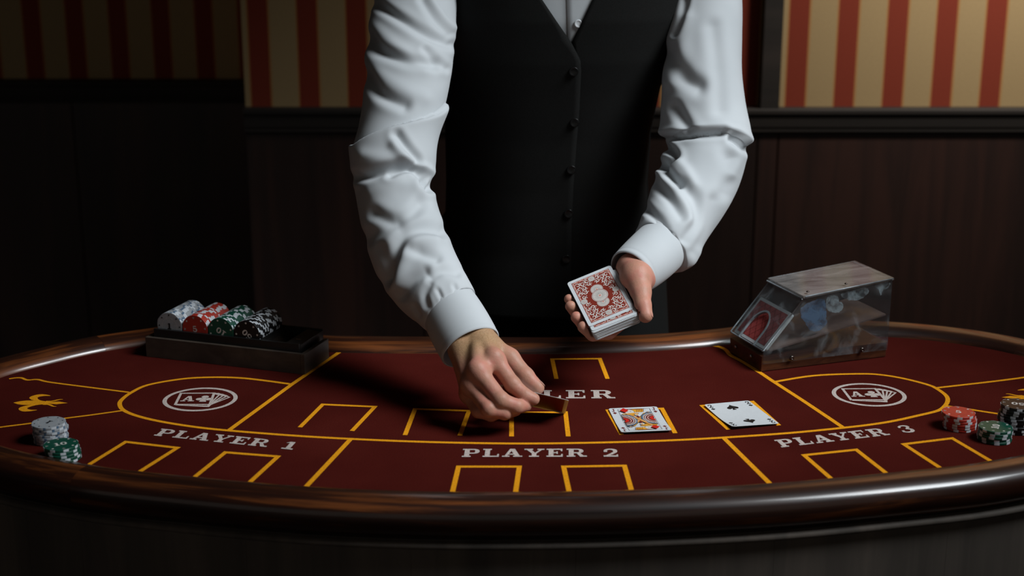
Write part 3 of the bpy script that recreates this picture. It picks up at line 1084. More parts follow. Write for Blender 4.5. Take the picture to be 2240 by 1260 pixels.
def back_print(curve, mats=('ink_back', 'ink_pale', 'ink_pink', 'ink_grey'), seed=3):
    r = random.Random(seed)
    q = MB()
    hx, hy = .0268, .0393
    q.poly([(-hx, -hy), (hx, -hy), (hx, hy), (-hx, hy)], 0, 0)
    # pale lace border
    d = .0016
    q.strip([(-hx + d, -hy + d), (hx - d, -hy + d), (hx - d, hy - d), (-hx + d, hy - d)], .0020, .00003, 2, True)
    n = 20
    for i in range(n):
        for sx in (-1, 1):
            q.disc((sx * (hx - d), -hy + (i + .5) * 2 * hy / n), .0007, None, .00006, 1 if i % 2 else 0, 8)
    for i in range(14):
        for sy in (-1, 1):
            q.disc((-hx + (i + .5) * 2 * hx / 14, sy * (hy - d)), .0007, None, .00006, 1 if i % 2 else 0, 8)
    # scrolls
    for sx in (-1, 1):
        for sy in (-1, 1):
            for (cx, cy, s, a0, turn) in [(.0205, .0315, .0036, 0, 1), (.0135, .0300, .0034, 2.2, -1), (.0205, .0235, .0034, 4.0, -1), (.0145, .0225, .0032, 1.0, 1), (.0070, .0335, .0032, 3.3, 1),
                                          (.0215, .0140, .0030, 5.0, 1), (.0150, .0145, .0030, .5, -1), (.0195, .0070, .0026, 2.0, -1), (.0060, .0265, .0026, 1.5, -1)]:
                pts, wd = [], []
                for i in range(26):
                    t = i / 25
                    a = a0 + turn * t * 4.6 * 1.5
                    rad = s * 1.12 * (1 - .82 * t)
                    pts.append((sx * (cx + rad * math.cos(a)), sy * (cy + rad * math.sin(a))))
                    wd.append(.0010 * (.45 + .75 * math.sin(math.pi * min(1, t * 1.1))) + .00015)
                q.strip(pts, wd, .00004, 1)
                for kk in range(3):
                    a = a0 + turn * (kk * .9) + 2.6
                    c = (sx * (cx + s * 1.25 * math.cos(a)), sy * (cy + s * 1.25 * math.sin(a)))
                    q.disc(c, .0013, .0006, .00005, 1, 8, rot=a * sx * sy)
    # wheel rosettes
    def wheel(c, R, z):
        q.disc(c, R, None, z, 0, 32)
        q.disc(c, R * .95, None, z + .00002, 1, 32)
        for i in range(28):
            a = i * 2 * math.pi / 28
            q.strip([(c[0] + R * .25 * math.cos(a), c[1] + R * .25 * math.sin(a)), (c[0] + R * .84 * math.cos(a), c[1] + R * .84 * math.sin(a))], R * .035, z + .00004, 3)
        q.strip([(c[0] + R * .87 * math.cos(a), c[1] + R * .87 * math.sin(a)) for a in np.linspace(0, 6.283, 32, endpoint=False)], R * .04, z + .00004, 0, True)
        q.disc(c, R * .16, None, z + .00006, 2, 12)
    wheel((0, .0125), .0088, .00010)
    wheel((0, -.0125), .0088, .00010)
    wheel((0, 0), .0115, .00018)
    for c in ((0, .0335), (0, -.0335), (.0225, 0), (-.0225, 0)):
        wheel(c, .0048, .00010)
    return lay(q, curve).mesh('printed_back', [M[k] for k in mats])


flat = lambda x, y: 0.0
cm_flat = card_mesh(flat)
back_me = back_print(flat)

# the deck held in the palm; corner points of the top card
DA, DB, DC = np.array([.0754, 1.876, .9366]), np.array([.1316, 1.885, .9580]), np.array([.158, 1.811, .920])
DD = DA + DC - DB
ey = ((DA + DB) - (DC + DD)); ey /= np.linalg.norm(ey)          # towards the far short edge
ex = (DB + DC) - (DA + DD); ex -= ey * (ex @ ey); ex /= np.linalg.norm(ex)
ez = np.cross(ex, ey)
DO = (DA + DB + DC + DD) / 4


def deck_p(x, y, z):
    return DO + ex * x + ey * y + ez * z


def deck_m(x, y, z, rz=0):
    c = deck_p(x, y, z)
    X = ex * math.cos(rz) + ey * math.sin(rz)
    Y = -ex * math.sin(rz) + ey * math.cos(rz)
    return Matrix(((X[0], Y[0], ez[0], c[0]), (X[1], Y[1], ez[1], c[1]), (X[2], Y[2], ez[2], c[2]), (0, 0, 0, 1)))


NDECK = 42
for i in range(NDECK):
    z = -(i + 1) * (CTH + .00006) - (.0004 if i else 0) - (.0004 if i > 1 else 0)
    t = i / NDECK
    jx, jy, jr = rnd.uniform(-.0007, .0007) + .0010 * t, rnd.uniform(-.0009, .0006) - .0088 - .0015 * t, rnd.uniform(-.012, .012)
    if i == 0: jx, jy, jr = -.0010, .0012, .0
    if i == 1: jx, jy, jr = .0012, -.0078, -.03
    if i in (0, 1):
        lb = ['top card of the held deck, red wheel-patterned back showing', 'second card of the held deck, its patterned edge peeking out below the top card'][i]
        child('printed_back', back_me, new_card(cm_flat, deck_m(jx, jy, z, jr), lb))
    else:
        new_card(cm_flat, deck_m(jx, jy, z, jr), 'lowest card of the deck, resting on the holding fingers' if i == NDECK - 1 else 'card lower in the deck held in the palm, only its white edge showing', 'cards of the held deck')

# the card being dealt: near edge lifted, far edge on the felt
hb = on(1237, 905)
cvh = lambda x, y: .0025 * (x / .0315) ** 2


def basis(c, X, Y):
    X = X / np.linalg.norm(X)
    Y = Y - X * (X @ Y); Y /= np.linalg.norm(Y)
    Z = np.cross(X, Y)
    return Matrix(((X[0], Y[0], Z[0], c[0]), (X[1], Y[1], Z[1], c[1]), (X[2], Y[2], Z[2], c[2]), (0, 0, 0, 1)))


be = math.radians(38)
hl = np.array([-math.cos(.20), .10, math.sin(.20)])             # long side runs into the fingers, rising
hs = np.array([-.10, -math.cos(be), math.sin(be)])              # short side comes up towards the viewer
hl /= np.linalg.norm(hl); hs -= hl * (hl @ hs); hs /= np.linalg.norm(hs)
HC = hb + hl * .044 + hs * .0315 + np.array([0, 0, .0015])
held = new_card(card_mesh(lambda x, y: .0018 * (x / .0315) ** 2), basis(HC, hs, hl), 'playing card being dealt, tilted between thumb and fingertips above the felt')
hback = lambda x, y: .0018 * (x / .0315) ** 2
me_ = back_print(hback)
child('printed_back', me_, held)

# ------------------------------------------------------------------ card shoe
SN, SR = on(1665, 814), on(1937, 781)
sl = (SR - SN) / np.linalg.norm(SR - SN)
sw = np.array([-sl[1], sl[0], 0])
SLEN, SWID = np.linalg.norm(SR - SN), .0925
shoe = empty('card_shoe', SN + sl * SLEN / 2 + sw * SWID / 2)
tag(shoe, 'scratched clear plastic card shoe on a reddish wooden base', 'card shoe')
SP = lambda x, y, z: SN + sl * x + sw * y + tz * z
BZ = .022
obox(MB(), 0, SLEN, 0, SWID, .0012, BZ, SP).build('wooden_base', M['shoe_wood'], shoe)
side = [(.001, .012), (.001, .031), (.060, .1005), (SLEN, .114), (SLEN, .012)]
TH = .0028


def sheet(name, pts_lz, y, mat):
    MB().prism([SP(x, y, z) for x, z in pts_lz], sw * TH).build(name, mat, shoe)


sheet('side_panel', side, -TH - .0003, M['acrylic'])
sheet('side_panel', side, SWID + .0003, M['acrylic'])


def slab(name, p0, p1, y0, y1, th, mat, lift=0.0):
    """flat sheet from (x,z) p0 to p1, across y0..y1, thickness downwards"""
    d = np.array([p1[0] - p0[0], p1[1] - p0[1]]); d /= np.linalg.norm(d)
    n = np.array([-d[1], d[0]])
    a = np.array(p0) + n * lift; b_ = np.array(p1) + n * lift
    q = MB()
    v = [SP(*(a[0], y, a[1])) for y in (y0, y1)] + [SP(*(b_[0], y, b_[1])) for y in (y0, y1)]
    v2 = [p - (sl * n[0] + tz * n[1]) * th for p in v]
    q.add(v + v2, [(0, 2, 3, 1), (4, 5, 7, 6), (0, 1, 5, 4), (1, 3, 7, 5), (3, 2, 6, 7), (2, 0, 4, 6)])
    return q.build(name, mat, shoe)


slab('top_plate', (.0585, .1012), (SLEN + .002, .1147), -.004, SWID + .004, .003, M['acrylic_top'], .003)
slab('back_panel', (SLEN - .0005, .0225), (SLEN - .0004, .113), .0003, SWID - .0003, .0028, M['acrylic'], 0)
slab('ramp', (.012, .030), (SLEN - .004, .064), .001, SWID - .001, .002, M['ramp'])
# sloping front window with an arched finger cut-out
p0, p1 = np.array([.0012, .0305]), np.array([.0595, .0985])
fd = (p1 - p0); FL = np.linalg.norm(fd); fd /= FL
fn_ = np.array([-fd[1], fd[0]])


def FP(u, v, h):          # u across, v up the slope, h out of the slope
    a = p0 + fd * v + fn_ * h
    return SP(a[0], u, a[1])


q = MB()
W2 = SWID / 2
arch = [(W2 - .021, 0), (W2 - .021, .022)] + [(W2 + .021 * math.cos(t), .022 + .027 * math.sin(t)) for t in np.linspace(math.pi, 0, 15)][1:-1] + [(W2 + .021, .022), (W2 + .021, 0)]
outer = [(.0005, 0), (.0005, .03), (.0005, FL * .55)] + [(.0005 + (SWID - .001) * t, FL) for t in np.linspace(0, 1, 13)] + [(SWID - .0005, FL * .55), (SWID - .0005, .03), (SWID - .0005, 0)]
k = len(arch)
no = [outer[min(len(outer) - 1, round(i * (len(outer) - 1) / (k - 1)))] for i in range(k)]
for h in (.0, .0028):
    q.grid([[FP(u, v, h) for u, v in arch], [FP(u, v, h) for u, v in no]])
q.build('front_window', M['acrylic_front'], shoe)
q = MB()
for i in range(k - 1):
    q.add([FP(*arch[i], 0), FP(*arch[i + 1], 0), FP(*arch[i + 1], .003), FP(*arch[i], .003)], [(0, 1, 2, 3)])
q.grid([[FP(u, v, .0031) for u, v in arch], [FP(u + (u - W2) * .09, v + (.003 if v > .02 else 0), .0031) for u, v in arch]])
q.build('cutout_rim', M['acrylic_edge'], shoe)


def bar(name, A, B, r, mat, n=8):
    A, B = np.array(A), np.array(B)
    d = (B - A) / np.linalg.norm(B - A)
    s = np.cross(d, [0, 0, 1.0]); s /= np.linalg.norm(s); t = np.cross(s, d)
    q = MB()
    q.grid([[A + r * (s * math.cos(a) + t * math.sin(a)) for a in np.linspace(0, 2 * math.pi, n, endpoint=False)], [B + r * (s * math.cos(a) + t * math.sin(a)) for a in np.linspace(0, 2 * math.pi, n, endpoint=False)]], closed=True)
    q.f += [tuple(range(n)), tuple(range(2 * n - 1, n - 1, -1))]; q.m += [0, 0]; q.uv += [None, None]
    return q.build(name, mat, shoe, True)


# cloudy blue and white patches on the inner face of the near side panel, outline in (along, height) millimetres
def cloudy_patch(name, pts, mat, seed):
    r = random.Random(seed)
    P = [tuple(p) for p in catmull([np.array(p, float) for p in pts], 5, True)]
    P = [(x + r.uniform(-1, 1) * .8, z + r.uniform(-1, 1) * .8) for x, z in P]
    q = MB()
    q.prism([SP(x / 1000, .0007, z / 1000) for x, z in P], sw * .0003)
    q.build(name, mat, shoe)


cloudy_patch('blue_patch', [(58, 86), (75, 95), (92, 96), (97, 86), (98, 70), (99, 58), (86, 50), (74, 53), (64, 66), (58, 74)], M['blue_patch'], 1)
cloudy_patch('white_patch', [(97, 97), (112, 99), (118, 90), (124, 86), (122, 76), (110, 74), (99, 80)], M['white_patch'], 2)
cloudy_patch('white_patch', [(120, 100), (140, 104), (160, 106), (163, 97), (150, 90), (138, 89), (126, 93)], M['white_patch'], 3)
cloudy_patch('white_patch', [(172, 108), (186, 110), (197, 110), (196, 103), (187, 99), (184, 92), (180, 101)], M['white_patch'], 4)

# polished sheet edges that catch the light
for y in (-.0018, SWID + .0018):
    for a, b_ in zip(side[:-1] , side[1:]):
        bar('panel_edge', SP(a[0], y, a[1]), SP(b_[0], y, b_[1]), .0009, M['acrylic_edge'])
bar('panel_edge', SP(.001, 0, .0305), SP(.001, SWID, .0305), .0012, M['acrylic_edge'])
bar('panel_edge', SP(.0565, -.003, .1005), SP(.0565, SWID + .003, .1005), .0012, M['acrylic_edge'])
bar('panel_edge', SP(SLEN, -.003, .1155), SP(SLEN, SWID + .003, .1155), .0012, M['acrylic_edge'])
bar('panel_edge', SP(.06, -.004, .1035), SP(SLEN, -.004, .1165), .0010, M['acrylic_edge'])
bar('panel_edge', SP(.06, SWID + .004, .1035), SP(SLEN, SWID + .004, .1165), .0010, M['acrylic_edge'])
for x, y in ((.045, -.003), (.157, -.003)):
    q = MB()
    q.lathe([(.0034, 0), (.0034, .001), (.0026, .0022), (.0012, .0024), (.0012, .0016)], 16)
    q.v = [tuple(SP(x + a, y - c, .0165 + b_)) for a, b_, c in q.v]
    q.build('screw', M['brass'], shoe, True)
for x in (.068, .128):
    q = MB()
    q.lathe([(.0022, 0), (.0022, .001), (.0014, .0016)], 12)
    q.v = [tuple(SP(x + a, .003 + b_, .1068 + (x - .06) * .0965 + c)) for a, b_, c in q.v]
    q.build('screw', M['brass'], shoe, True)
for y in (.03, .075):
    q = MB()
    q.lathe([(.003, 0), (.003, .001), (.0018, .002)], 12)
    q.v = [tuple(SP(-.0003 - c, y + a, .0135 + b_)) for a, b_, c in q.v]
    q.build('screw', M['steel'], shoe, True)

# cards waiting in the shoe
q = MB()
hx, hy = .0395, .0270
q.poly([(-hx, -hy), (hx, -hy), (hx, hy), (-hx, hy)], 0, 0)
for i in range(-5, 6):
    for sg in (1, -1):
        pts = []
        for s_ in np.linspace(-1, 1, 41):
            x = i * .0145 + sg * s_ * hy * .9
            y = s_ * hy
            if abs(x) < hx: pts.append((x, y))
        if len(pts) > 1:
            q.strip(pts, .0009, .00004, 1)
me_sb = lay(q, flat).mesh('printed_back', [M['ink_shoe'], M['ink_wine']])
me_sb.transform(Matrix.Rotation(math.pi / 2, 4, 'Z'))
nf = sl * fn_[0] + tz * fn_[1]
uf = sl * fd[0] + tz * fd[1]
for i in range(14):
    h = -.0012 - (i + 1) * .0004
    c = FP(W2, .034, h)
    X = uf; Y = sw * 1.0
    Z = np.cross(X, Y)
    sgn = 1 if Z @ nf > 0 else -1
    m4 = basis(c, X, Y * sgn)
    cd = new_card(cm_flat, m4, 'foremost card in the plastic shoe, red lattice back behind the arched cut-out' if i == 0 else 'card in the plastic shoe behind the red lattice card', None if i == 0 else 'cards inside the shoe')
    if i == 0:
        child('printed_back', me_sb, cd)

# ------------------------------------------------------------------ dealer: implicit surfaces for the body
def cone_d(P, a, b_, r1, r2):
    a, b_ = np.asarray(a, np.float32), np.asarray(b_, np.float32)
    ab = b_ - a
    L = float(ab @ ab) + 1e-12
    pa = P - a
    t = np.clip((pa @ ab) / L, 0, 1)
    q = pa - t[..., None] * ab
    return np.sqrt((q * q).sum(-1)) - (r1 + (r2 - r1) * t)


def smin(a, b_, k):
    h = np.clip(.5 + .5 * (b_ - a) / k, 0, 1)
    return b_ + (a - b_) * h - k * h * (1 - h)


def ell_d(P, c, r, axes=None):
    q = P - np.asarray(c, np.float32)
    if axes is not None:
        q = q @ np.asarray(axes, np.float32).T
    r = np.asarray(r, np.float32)
    k0 = np.sqrt(((q / r) ** 2).sum(-1))
    k1 = np.sqrt(((q / (r * r)) ** 2).sum(-1)) + 1e-9
    return k0 * (k0 - 1) / k1


def surface_nets(fn, lo, hi, h, smooth_it=1):
    n = [int(math.ceil((hi[i] - lo[i]) / h)) + 1 for i in range(3)]
    ax = [lo[i] + h * np.arange(n[i], dtype=np.float32) for i in range(3)]
    G = np.stack(np.meshgrid(*ax, indexing='ij'), -1).astype(np.float32)
    F = fn(G)
    s = F < 0
    c = np.zeros((n[0] - 1, n[1] - 1, n[2] - 1), np.int32)
    acc = np.zeros(c.shape + (3,), np.float32)
    sl_ = lambda A, o: A[o[0]:o[0] + n[0] - 1, o[1]:o[1] + n[1] - 1, o[2]:o[2] + n[2] - 1]
    for d in range(3):
        for u in (0, 1):
            for v in (0, 1):
                o = [0, 0, 0]
                o[(d + 1) % 3], o[(d + 2) % 3] = u, v
                o2 = list(o); o2[d] = 1
                fa, fb = sl_(F, o), sl_(F, o2)
                mk = sl_(s, o) != sl_(s, o2)
                t = np.where(mk, fa / np.where(mk, fa - fb, 1), 0)
                pos = np.zeros(c.shape + (3,), np.float32)
                pos[..., d] = t
                pos[..., (d + 1) % 3] = u
                pos[..., (d + 2) % 3] = v
                acc += pos * mk[..., None]
                c += mk
    act = c > 0
    ids = -np.ones(c.shape, np.int64)
    ids[act] = np.arange(act.sum())
    I = np.argwhere(act)
    V = (I + acc[act] / c[act][:, None]) * h + np.array(lo)
    faces = []
    for d in range(3):
        e, g = (d + 1) % 3, (d + 2) % 3
        a_ = [slice(None)] * 3; b2 = [slice(None)] * 3
        a_[d] = slice(0, -1); b2[d] = slice(1, None)
        mk = s[tuple(a_)] != s[tuple(b2)]
        E_ = np.argwhere(mk)
        E_ = E_[(E_[:, e] > 0) & (E_[:, g] > 0) & (E_[:, e] < n[e] - 1) & (E_[:, g] < n[g] - 1)]
        inside = s[tuple(E_.T)]
        def cell(de, dg):
            q = E_.copy(); q[:, e] -= de; q[:, g] -= dg
            return ids[tuple(q.T)]
        Q = np.stack([cell(1, 1), cell(0, 1), cell(0, 0), cell(1, 0)], 1)
        Q[~inside] = Q[~inside][:, ::-1]
        faces.append(Q)
    Fc = np.concatenate(faces)
    for _ in range(smooth_it):
        S = np.zeros_like(V); cnt = np.zeros(len(V))
        for i in range(4):
            a_, b2 = Fc[:, i], Fc[:, (i + 1) % 4]
            np.add.at(S, a_, V[b2]); np.add.at(cnt, a_, 1)
            np.add.at(S, b2, V[a_]); np.add.at(cnt, b2, 1)
        V = V * .5 + .5 * S / np.maximum(cnt, 1)[:, None]
    return V, Fc


def bounds(cones, m):
    pts = np.array([p for c in cones for p in (c[0], c[1])])
    return pts.min(0) - m, pts.max(0) + m


# ---- dealing hand (his right), joints as image position + depth
def chain(pts, radii):
    return [(pts[i], pts[i + 1], radii[i], radii[i + 1]) for i in range(len(pts) - 1)]


def hand_field(palm, fingers, kp, kf, extra=None, ktot=.007):
    def fn(P):
        d = None
        for c in palm:
            x = cone_d(P, *c)
            d = x if d is None else smin(d, x, kp)
        f = None
        for ch in fingers:
            g = None
            for c in ch:
                x = cone_d(P, *c)
                g = x if g is None else smin(g, x, kf)
            f = g if f is None else smin(f, g, .0012)
        d = smin(d, f, ktot)
        if extra: d = extra(P, d)
        return d
    return fn


R_ = {k: at(*v) for k, v in dict(
    fore=(950, 628, 1.915), wr1=(1002, 702, 1.872), wr=(1045, 738, 1.848), wrL=(1012, 762, 1.840),
    i0=(1083, 787, 1.805), m0=(1046, 813, 1.790), r0=(1030, 842, 1.797), p0=(1026, 862, 1.812),
    i1=(1122, 842, 1.792), i2=(1149, 866, 1.787), i3=(1167, 873, 1.787),
    m1=(1096, 876, 1.772), m2=(1130, 889, 1.776), m3=(1150, 887, 1.788),
    r1=(1070, 896, 1.772), r2=(1104, 903, 1.776), r3=(1128, 897, 1.790),
    p1=(1046, 899, 1.792), p2=(1074, 908, 1.792), p3=(1094, 904, 1.800),
    t0=(1066, 757, 1.842), t1=(1114, 784, 1.835), t2=(1150, 824, 1.826), t3=(1176, 848, 1.820)).items()}
palmR = [(R_['fore'], R_['wr1'], .026, .022), (R_['wr1'], R_['wr'], .020, .0175), (R_['wr1'], R_['wrL'], .020, .0175),
         (R_['wr'], R_['i0'], .0165, .0110), (R_['wr'], R_['m0'], .0165, .0114), (R_['wrL'], R_['r0'], .0165, .0110), (R_['wrL'], R_['p0'], .016, .0105),
         (R_['i0'], R_['m0'], .0105, .0108), (R_['m0'], R_['r0'], .0108, .0102), (R_['r0'], R_['p0'], .0102, .0098),
         (R_['t0'], R_['t1'], .0165, .0122), (R_['wr'], R_['t0'], .0175, .0165)]
fingR = [chain([R_['i0'], R_['i1'], R_['i2'], R_['i3']], [.0108, .0096, .0088, .0078]),
         chain([R_['m0'], R_['m1'], R_['m2'], R_['m3']], [.0112, .0098, .009, .0078]),
         chain([R_['r0'], R_['r1'], R_['r2'], R_['r3']], [.0105, .0094, .0085, .0075]),
         chain([R_['p0'], R_['p1'], R_['p2'], R_['p3']], [.0096, .0085, .0078, .0068]),
         chain([R_['t1'], R_['t2'], R_['t3']], [.0122, .0108, .0086])]


def bumpsR(P, d):
    for k, r in (('i0', .0094), ('m0', .0098), ('r0', .0090), ('p0', .0085)):
        c = R_[k] + np.array([-.0015, -.0030, .0042])
        d = smin(d, cone_d(P, c, c + np.array([0, 0, .0004]), r, r), .006)
    for k, r in (('i1', .0090), ('m1', .0092), ('r1', .0088), ('t2', .0098)):
        c = R_[k] + np.array([-.0008, -.001, .0016])
        d = smin(d, cone_d(P, c, c + np.array([0, 0, .0004]), r, r), .004)
    # extensor tendons
    for k in ('i0', 'm0'):
        a = R_['wr'] * .55 + R_[k] * .45 + np.array([-.002, -.004, .0095])
        d = smin(d, cone_d(P, a, R_[k] + np.array([-.001, -.003, .0075]), .0030, .0035), .008)
    return d


lo, hi = bounds(palmR + sum(fingR, []), .036)
VR, FR = surface_nets(hand_field(palmR, fingR, .008, .003, bumpsR), lo, hi, .0014)

# ---- hand with the deck (his left, palm up under the cards)
dk = lambda x, y, z: deck_p(x / 1000, y / 1000, z / 1000)     # millimetres in the deck's own frame, z=0 is the top card
L_ = dict(
    fore=at(1476, 500, 2.030), wr1=at(1425, 558, 1.980), wr=at(1382, 586, 1.948), wrL=at(1402, 606, 1.944),
    t0=at(1392, 606, 1.925), t1=at(1401, 638, 1.908), t2=at(1406, 668, 1.893), t3=at(1412, 690, 1.886),
    i0=dk(27, -28, -24), m0=dk(25, -8, -26), r0=dk(24, 12, -26), p0=dk(22, 27, -25),
    i1=dk(-10, -42, -24), i2=dk(-30, -38, -21), i3=dk(-38.5, -31, -9),
    m1=dk(-14, -12, -26), m2=dk(-35, -13, -22), m3=dk(-41, -12, -7),
    r1=dk(-14, 8, -26), r2=dk(-36, 7, -22), r3=dk(-41.5, 8, -5),
    p1=dk(-12, 24, -25), p2=dk(-31, 24, -21), p3=dk(-39, 23, -7))
palmL = [(L_['fore'], L_['wr1'], .024, .020), (L_['wr1'], L_['wr'], .019, .0175), (L_['wr1'], L_['wrL'], .019, .0175),
         (L_['wrL'], L_['i0'], .016, .0112), (L_['wrL'], L_['m0'], .016, .0112), (L_['wr'], L_['r0'], .016, .011), (L_['wr'], L_['p0'], .016, .0105),
         (L_['i0'], L_['m0'], .011, .011), (L_['m0'], L_['r0'], .011, .0105), (L_['r0'], L_['p0'], .0105, .010),
         (L_['wr'], L_['t0'], .0175, .019), (L_['wrL'], L_['t0'], .0175, .019), (L_['t0'], L_['t1'], .0190, .0132)]
fingL = [chain([L_['i0'], L_['i1'], L_['i2'], L_['i3']], [.0108, .0100, .0090, .0078]),
         chain([L_['m0'], L_['m1'], L_['m2'], L_['m3']], [.0108, .0098, .0088, .0076]),
         chain([L_['r0'], L_['r1'], L_['r2'], L_['r3']], [.0104, .0094, .0085, .0074]),
         chain([L_['p0'], L_['p1'], L_['p2'], L_['p3']], [.0094, .0084, .0076, .0066]),
         chain([L_['t1'], L_['t2'], L_['t3']], [.0132, .0112, .0097])]


def clearL(P, d):
    # the flesh yields to the pack of cards
    q = P - np.asarray(DO, np.float32)
    x, y, z = q @ np.asarray(ex, np.float32), q @ np.asarray(ey, np.float32), q @ np.asarray(ez, np.float32)
    bx = np.maximum(np.maximum(np.abs(x - .0006) - .0348, np.abs(y + .0065) - .0480), np.abs(z + .0083) - .0090)
    return np.maximum(d, -bx)


lo, hi = bounds(palmL + sum(fingL, []), .036)
VL, FL_ = surface_nets(hand_field(palmL, fingL, .008, .003, clearL), lo, hi, .0014)

# ---- the rest of the figure, coarse because clothes cover it
SHL, SHR = np.array([-.095, 2.205, 1.325]), np.array([.245, 2.205, 1.325])
ELR, ELL = at(858, 372, 2.005), at(1556, 330, 2.105)
HEAD = np.array([.07, 2.105, 1.565])
legs = [(np.array([sx, 2.30, .88]), np.array([sx + o, 2.27, .48]), .085, .058, np.array([sx + o, 2.33, .09])) for sx, o in ((-.03, -.05), (.15, .05))]


def bodyf(P):
    d = cone_d(P, (.062, 2.27, .92), (.064, 2.245, 1.08), .092, .088)
    d = smin(d, cone_d(P, (.015, 2.225, 1.20), (.13, 2.225, 1.20), .082, .082), .06)
    d = smin(d, cone_d(P, (-.005, 2.215, 1.30), (.155, 2.215, 1.30), .066, .066), .06)
    d = smin(d, cone_d(P, (.07, 2.19, 1.36), HEAD + np.array([0, .02, -.06]), .060, .055), .03)
    for s_, e_, w_ in ((SHL, ELR, R_['fore']), (SHR, ELL, L_['fore'])):
        d = smin(d, cone_d(P, s_, e_, .034, .031), .03)
        d = smin(d, cone_d(P, e_, w_, .030, .025), .02)
    d = smin(d, ell_d(P, HEAD + np.array([0, .02, .035]), (.074, .093, .085)), .02)
    d = smin(d, ell_d(P, HEAD + np.array([0, -.02, -.045]), (.056, .060, .060)), .035)
    d = smin(d, cone_d(P, HEAD + np.array([0, -.085, .025]), HEAD + np.array([0, -.105, -.015]), .009, .013), .012)      # nose
    d = smin(d, cone_d(P, HEAD + np.array([-.02, -.076, -.05]), HEAD + np.array([.02, -.076, -.05]), .007, .007), .008)     # lips
    for sx in (-1, 1):
        d = smin(d, ell_d(P, HEAD + np.array([sx * .077, .015, 0]), (.010, .020, .032)), .008)                              # ears
        e = cone_d(P, HEAD + np.array([sx * .031, -.090, .022]), HEAD + np.array([sx * .032, -.09, .022]), .013, .013)      # eye sockets
        d = -smin(-d, e, .012)
        d = smin(d, cone_d(P, HEAD + np.array([sx * .031, -.074, .020]), HEAD + np.array([sx * .0312, -.074, .020]), .0125, .0125), .003)
    for h_, k_, r1, r2, a_ in legs:
        d = smin(d, cone_d(P, h_, k_, r1 - .012, r2 - .010), .03)
        d = smin(d, cone_d(P, k_, a_, r2 - .010, .036), .02)
        d = smin(d, cone_d(P, a_ + np.array([0, .01, -.04]), a_ + np.array([0, -.13, -.05]), .032, .026), .03)
    return d


VB, FB = surface_nets(bodyf, (-.32, 1.80, .0), (.62, 2.52, 1.74), .0085, 1)


def keep(V, F, mask):
    mk = mask(V)
    return F[mk[F].any(1)]


person_loc = (.07, 2.28, 0)
q = MB()
q.add(VB, FB.tolist())
q.add(VR, FR.tolist())
q.add(VL, FL_.tolist())
q.v = [(x - person_loc[0], y - person_loc[1], z - person_loc[2]) for x, y, z in q.v]
person = bpy.data.objects.new('person', q.mesh('person', [M['skin']], True))
person.location = person_loc
COL.objects.link(person)
WORLD_LOC[person.name] = person_loc
tag(person, 'person in white shirt and black waistcoat dealing a card, deck in other hand', 'person')

# fingernails
def nail(tip, prev, n, r, l, spread=.75):
    tip, prev, n = (np.asarray(v, float) for v in (tip, prev, n))
    d = (tip - prev) / np.linalg.norm(tip - prev)
    n = n - d * (n @ d); n /= np.linalg.norm(n)
    s = np.cross(d, n)
    rows = []
    for i in range(9):
        t = -1 + 2 * i / 8
        hw = spread * math.sqrt(max(.12, 1 - abs(t) ** 3 * .8))
        rows.append([tip + d * (t * l) + (r - .0012 * max(0, t) ** 2) * (n * math.cos(hw * u) + s * math.sin(hw * u)) for u in np.linspace(-1, 1, 9)])
    return MB().grid(rows)


nail(L_['t3'], L_['t2'], CR * .95 + CU * .15 - CF * .25, .0098, .0055, .6).build('fingernail', M['nail'], person, True)
nail(R_['t3'], R_['t2'], CR * .75 + CU * .65 + CF * .1, .0090, .0055, .6).build('fingernail', M['nail'], person, True)
_w = at(1040, 748, 1.835) - np.array(person_loc)
WRIST_NODE.inputs[1].default_value = tuple(_w)

# hair
def hairf(P):
    d = ell_d(P, HEAD + np.array([0, .027, .045]), (.083, .100, .092))
    d = np.maximum(d, -(P[..., 2] - (HEAD[2] - .01) + np.clip((P[..., 1] - HEAD[1] + .03) * -1.6, -.06, 1) * -1))
    return d


VH, FH = surface_nets(hairf, tuple(HEAD - .14), tuple(HEAD + .16), .006, 1)
MB().add(VH, FH.tolist()).build('hair', M['hair'], person, True)


# trousers and shoes
def trf(P):
    d = cone_d(P, (.015, 2.275, .90), (.105, 2.275, .90), .098, .098)
    d = smin(d, cone_d(P, (.02, 2.29, .74), (.10, 2.29, .74), .10, .10), .04)
    for h_, k_, r1, r2, a_ in legs:
        d = smin(d, cone_d(P, h_, k_, r1 + .012, r2 + .016), .03)
        d = smin(d, cone_d(P, k_, a_, r2 + .016, .060), .02)
    return np.maximum(np.maximum(d, P[..., 2] - .985), .07 - P[..., 2])


VT, FT = surface_nets(trf, (-.28, 2.1, .05), (.40, 2.45, 1.02), .010, 1)
MB().add(VT, FT.tolist()).build('trousers', M['trousers'], person, True)
for h_, k_, r1, r2, a_ in legs:
    c = np.array([a_[0], a_[1], 0])
    def sf(P):
        d = smin(cone_d(P, c + np.array([0, .03, .045]), c + np.array([0, -.14, .036]), .044, .036), cone_d(P, c + np.array([0, .03, .05]), c + np.array([0, .02, .11]), .044, .05), .03)
        return np.maximum(d, .001 - P[..., 2])
    VS, FS = surface_nets(sf, tuple(c + np.array([-.08, -.22, -.01])), tuple(c + np.array([.08, .12, .17])), .007, 1)
    MB().add(VS, FS.tolist()).build('shoe', M['leather'], person, True)

